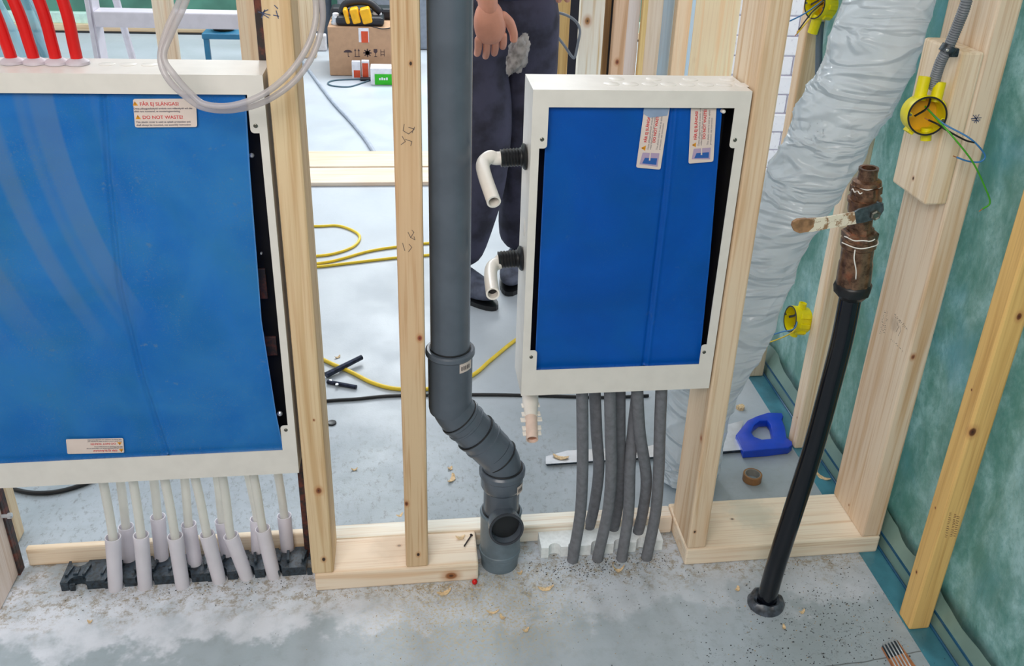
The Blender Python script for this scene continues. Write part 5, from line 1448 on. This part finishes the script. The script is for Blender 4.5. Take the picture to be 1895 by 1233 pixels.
wrR = HY(903, 8, 1.10); wrL = HY(1052, -85, 1.22)
body_v = [pl, V((.305, 1.40, 1.12)), V((.305, 1.37, 1.32)), V((.305, 1.34, 1.47)), V((.305, 1.31, 1.53)),
          shR, elR, wrR, shL, elL, wrL, V((.225, 1.40, .88)), kneeR, anR, V((.385, 1.43, .88)), kneeL, anL]
body_e = [(0, 1), (1, 2), (2, 3), (3, 4), (2, 5), (5, 6), (6, 7), (2, 8), (8, 9), (9, 10), (0, 11), (11, 12), (12, 13), (0, 14), (14, 15), (15, 16)]
body_r = [.12, .11, .13, .055, .05, .055, .042, .027, .055, .042, .027, .08, .055, .04, .08, .055, .04]
obj('body', skin_mesh(body_v, body_e, body_r), SKIN, per, smooth=True)
# head
b = NB(); bmesh.ops.create_uvsphere(b, u_segments=32, v_segments=20, radius=1)
hc = V((.305, 1.27, 1.64))
for v in b.verts:
    x, y, z = v.co
    w_ = .076*(1-.18*max(0, -z)**1.5)
    yy = y*.098
    if y < 0 and abs(x) < .22 and -.25 < z < .15: yy -= .018*(1-abs(x)/.22)*(1-abs(z+.1)/.3 if abs(z+.1) < .3 else 0)
    if y < 0 and .05 < z < .3 and .2 < abs(x) < .6: yy += .006
    v.co = hc+V((x*w_, yy, z*.118))
hd = obj('head', b, SKIN, per, smooth=True)
for sx_ in (-1, 1):
    b = NB(); lathe(b, hc+V((sx_*.072, .005, -.005)), (sx_, -.2, 0), [(0, .010), (.006, .024), (.012, .026), (.014, .020), (.010, .012)], 14); obj('ear', b, SKIN, hd, smooth=True)
    b = NB(); bmesh.ops.create_uvsphere(b, u_segments=12, v_segments=8, radius=.011)
    for v in b.verts: v.co += hc+V((sx_*.030, -.086, .012))
    obj('eye', b, BLACKINK, hd, smooth=True)
b = NB(); tube(b, [hc+V((-.024, -.088, -.058)), hc+V((0, -.094, -.056)), hc+V((.024, -.088, -.058))], .005, 8); obj('mouth', b, simple('lips', srgb(180, 96, 84), .5), hd, smooth=True)
b = NB(); bmesh.ops.create_uvsphere(b, u_segments=28, v_segments=16, radius=1)
for v in b.verts:
    x, y, z = v.co; v.co = hc+V((x*.083, y*.104+.010, z*.10+.028))
bmesh.ops.delete(b, geom=[v for v in b.verts if v.co.z < hc.z+.02 and v.co.y < hc.y-.03 or v.co.z < hc.z-.05], context='VERTS')
bmesh.ops.solidify(b, geom=b.faces[:], thickness=.006)
obj('hair', b, simple('brown_hair', srgb(70, 50, 36), .8, var=.3), per, smooth=True)
# clothing
obj('trousers', skin_mesh([pl+V((0, 0, .13)), pl, V((.225, 1.40, .84)), kneeR+V((0, 0, .1)), kneeR+V((-.01, 0, -.12)), anR+V((0, 0, .0)), V((.392, 1.43, .84)), kneeL+V((-.01, 0, .1)), kneeL+V((-.005, 0, -.12)), anL+V((0, 0, .0))],
    [(0, 1), (1, 2), (2, 3), (3, 4), (4, 5), (1, 6), (6, 7), (7, 8), (8, 9)], [(.17, .145), (.175, .15), .105, .098, .088, .078, .105, .098, .092, .078]), NAVY, per, smooth=True)
obj('shirt', skin_mesh([pl+V((0, 0, .0)), V((.305, 1.40, 1.14)), V((.305, 1.37, 1.34)), V((.305, 1.345, 1.43)), shR, elR+V((0, 0, .08)), shL, elL+V((0, 0, .08))],
    [(0, 1), (1, 2), (2, 3), (2, 4), (4, 5), (2, 6), (6, 7)], [(.19, .165), (.17, .15), (.17, .14), .07, .075, .062, .075, .062]), simple('dark_shirt_cloth', srgb(48, 54, 78), .85, var=.2, vscale=12), per, smooth=True)
b = NB(); c_ = HY(958, 95, 1.22)
bmesh.ops.create_uvsphere(b, u_segments=40, v_segments=28, radius=1)
for v in b.verts:
    q = v.co.copy(); k_ = 1+.35*noise.noise(q*1.6+V((3, 0, 0)))+.22*(1-abs(noise.noise(q*3.5))*3)
    v.co = c_+V((q.x*.030*k_+.014*q.z, q.y*.016*k_, q.z*.050*k_-.01))
obj('hanging_rag', b, simple('grey_beige_rag', srgb(176, 170, 168), .9, var=.2, vscale=40), per, smooth=True)
def hand(wr, tip, side, thumb, curl, sc=1.0):
    d = (tip-wr).normalized(); s_ = V(side); s_ = (s_-d*s_.dot(d)).normalized(); n_ = d.cross(s_)
    if n_.y > 0: n_ = -n_      # back of the hand faces the viewer side (-Y)
    b = NB(); bmesh.ops.create_uvsphere(b, u_segments=28, v_segments=20, radius=1)
    for v in b.verts:
        x, y, z = v.co     # x across, y thickness, z along
        sx_ = (abs(x)**.8)*(1 if x > 0 else -1)
        wz = .80+.20*((z+1)/2)**.7
        v.co = wr+d*((.043+z*.054)*sc)+s_*(sx_*.043*wz*sc)+n_*(y*.0175*sc*(1.15-.25*z))
    obj('palm', b, SKIN, per, smooth=True)
    obj('wrist', skin_mesh([wr-d*.05*sc, wr, wr+d*.03*sc], [(0, 1), (1, 2)], [.029*sc, .0265*sc, .024*sc], 2), SKIN, per, smooth=True)
    for off, L_, k in ((-.031, .066, 0), (-.0105, .076, 1), (.0105, .072, 2), (.031, .056, 3)):
        b0 = wr+d*(.076-.003*abs(k-1.2))*sc+s_*off*sc
        a1, a2, a3 = curl*.45, curl*.95, curl*1.35
        dd = lambda a: d*math.cos(a)-n_*math.sin(a)+s_*off*1.2
        p1 = b0+dd(a1)*L_*.48*sc; p2 = p1+dd(a2)*L_*.32*sc; p3 = p2+dd(a3)*L_*.22*sc
        obj('finger', skin_mesh([b0, p1, p2, p3], [(0, 1), (1, 2), (2, 3)], [.0112*sc, .0104*sc, .0096*sc, .0082*sc], 2), SKIN, per, smooth=True)
    t0 = wr+d*.026*sc+s_*.026*thumb*sc; t1 = t0+(d*.024+s_*.026*thumb-n_*.006)*sc; t2 = t1+(d*.032+s_*.010*thumb-n_*.008)*sc; t3 = t2+(d*.022-s_*.002*thumb-n_*.004)*sc
    obj('thumb', skin_mesh([t0, t1, t2, t3], [(0, 1), (1, 2), (2, 3)], [.0165*sc, .0135*sc, .0115*sc, .0095*sc], 2), SKIN, per, smooth=True)
hand(wrR, HY(915, 135, 1.10), (1, .15, 0), 1, .75, 1.12)
hand(wrL, HY(1036, 42, 1.22), (1, -.2, 0), -1, 1.0, 1.08)
def shoe(an, toe_dir, nm):
    td = V(toe_dir).normalized(); s_ = V((-td.y, td.x, 0))
    b = NB(); bmesh.ops.create_uvsphere(b, u_segments=24, v_segments=14, radius=1)
    c = V((an.x, an.y, 0))+td*.065
    for v in b.verts:
        x, y, z = v.co
        wv = .047*(1+.1*x); hv = .045*(1-.35*max(0, x))+.03*max(0, -x)
        zz_ = .047+z*hv*1.05
        v.co = c+td*(x*.140)+s_*(y*wv)+V((0, 0, max(.012, zz_)))
    sh = obj('shoe', b, SHOE, per, smooth=True)
    b = NB(); n = 22; top_ = [c+td*(math.cos(a)*.143)+s_*(math.sin(a)*.049)+V((0, 0, .001)) for a in [2*PI*k/n for k in range(n)]]
    prism(b, top_, (0, 0, .016)); obj('sole', b, BLACK_RUB, sh)
shoe(anR, (.55, -.8, 0), 'r'); shoe(anL, (-.25, -1, 0), 'l')

# ------------------------------------------------------------ pencil and stamp marks on the timber
PENCIL = simple('pencil_graphite', srgb(110, 96, 90), .6)
PENB = simple('blue_pencil', srgb(70, 84, 120), .6)
REDST = simple('dark_red_stamp', srgb(120, 74, 62), .7)
def strokes(parent_label, mat, lines, plane, val, name, w_=.0007):
    par = next(o for o in bpy.data.objects if o.get('label') == parent_label)
    b = NB()
    for ln in lines:
        P = [H(x, y, plane, val) for x, y in ln]
        for a, c in zip(P, P[1:]):
            d = (c-a); 
            if d.length < 1e-6: continue
            d.normalize(); nn = V((1, 0, 0)) if plane == 0 else V((0, 1, 0)); s_ = d.cross(nn)*w_
            a2, c2 = a-d*w_*.5, c+d*w_*.5
            f = [b.verts.new(q) for q in (a2-s_, c2-s_, c2+s_, a2+s_)]; b.faces.new(f)
    obj(name, b, mat, par)
L1 = 'pine stud on the right flank of the large blue cabinet'
strokes(L1, PENB, [[(478, 22), (500, 28)], [(490, 18), (484, 33)], [(496, 18), (483, 24), (497, 33)], [(508, 10), (514, 16)], [(511, 20), (515, 34)], [(506, 28), (516, 30)]], 1, -.0002, 'pencil_mark')
L2 = 'pine stud directly left of the thick grey drain pipe'
strokes(L2, PENCIL, [[(748, 230), (746, 242), (756, 248), (766, 240), (767, 235)], [(756, 236), (765, 238), (763, 246)], [(744, 252), (750, 262), (742, 268)], [(750, 258), (762, 262), (760, 270)],
    [(755, 430), (760, 440), (766, 430), (762, 426)], [(760, 440), (768, 444), (766, 438)], [(745, 450), (749, 464)], [(757, 452), (762, 458), (756, 466)]], 1, -.0002, 'pencil_mark', .0005)
L3 = 'wide pine stud by the green wall, with a wood block screwed to it'
strokes(L3, PENB, [[(1797, 220), (1816, 218)], [(1801, 213), (1811, 226)], [(1803, 227), (1812, 212)], [(1799, 223), (1814, 222)], [(1806, 213), (1807, 228)]], 1, -.0002, 'pencil_mark')
rnd = random.Random(11)
st_ = []
for (x0, y0, dx, dy, n) in ((1637, 575, -.6, 3.2, 14), (1642, 577, -.6, 3.2, 13), (1655, 582, 2.3, 2.5, 11), (1658, 588, 2.3, 2.5, 10), (1650, 628, 2.4, 2.6, 9)):
    for k in range(n):
        x, y = x0+dx*k, y0+dy*k
        st_.append([(x, y), (x+rnd.uniform(-2, 3), y+rnd.uniform(-1.5, 2.5))])
st_ += [[(1660, 597), (1663, 606), (1658, 614)], [(1665, 603), (1667, 612), (1662, 622)]]
strokes(L3, PENCIL, st_, 0, .9858, 'ink_stamp', .00045)
L4 = 'golden pine stud nearest the camera at the far right'
st_ = []
for (x0, y0, x1, y1, n) in ((1768, 952, 1760, 996, 14), (1759, 950, 1750, 998, 12), (1773, 956, 1766, 996, 10)):
    for k in range(n):
        x = x0+(x1-x0)*k/n; y = y0+(y1-y0)*k/n
        st_.append([(x-2, y), (x+rnd.uniform(1, 3), y+rnd.uniform(-1, 1.5))])
strokes(L4, REDST, st_, 1, -.2243, 'ink_stamp', .0006)
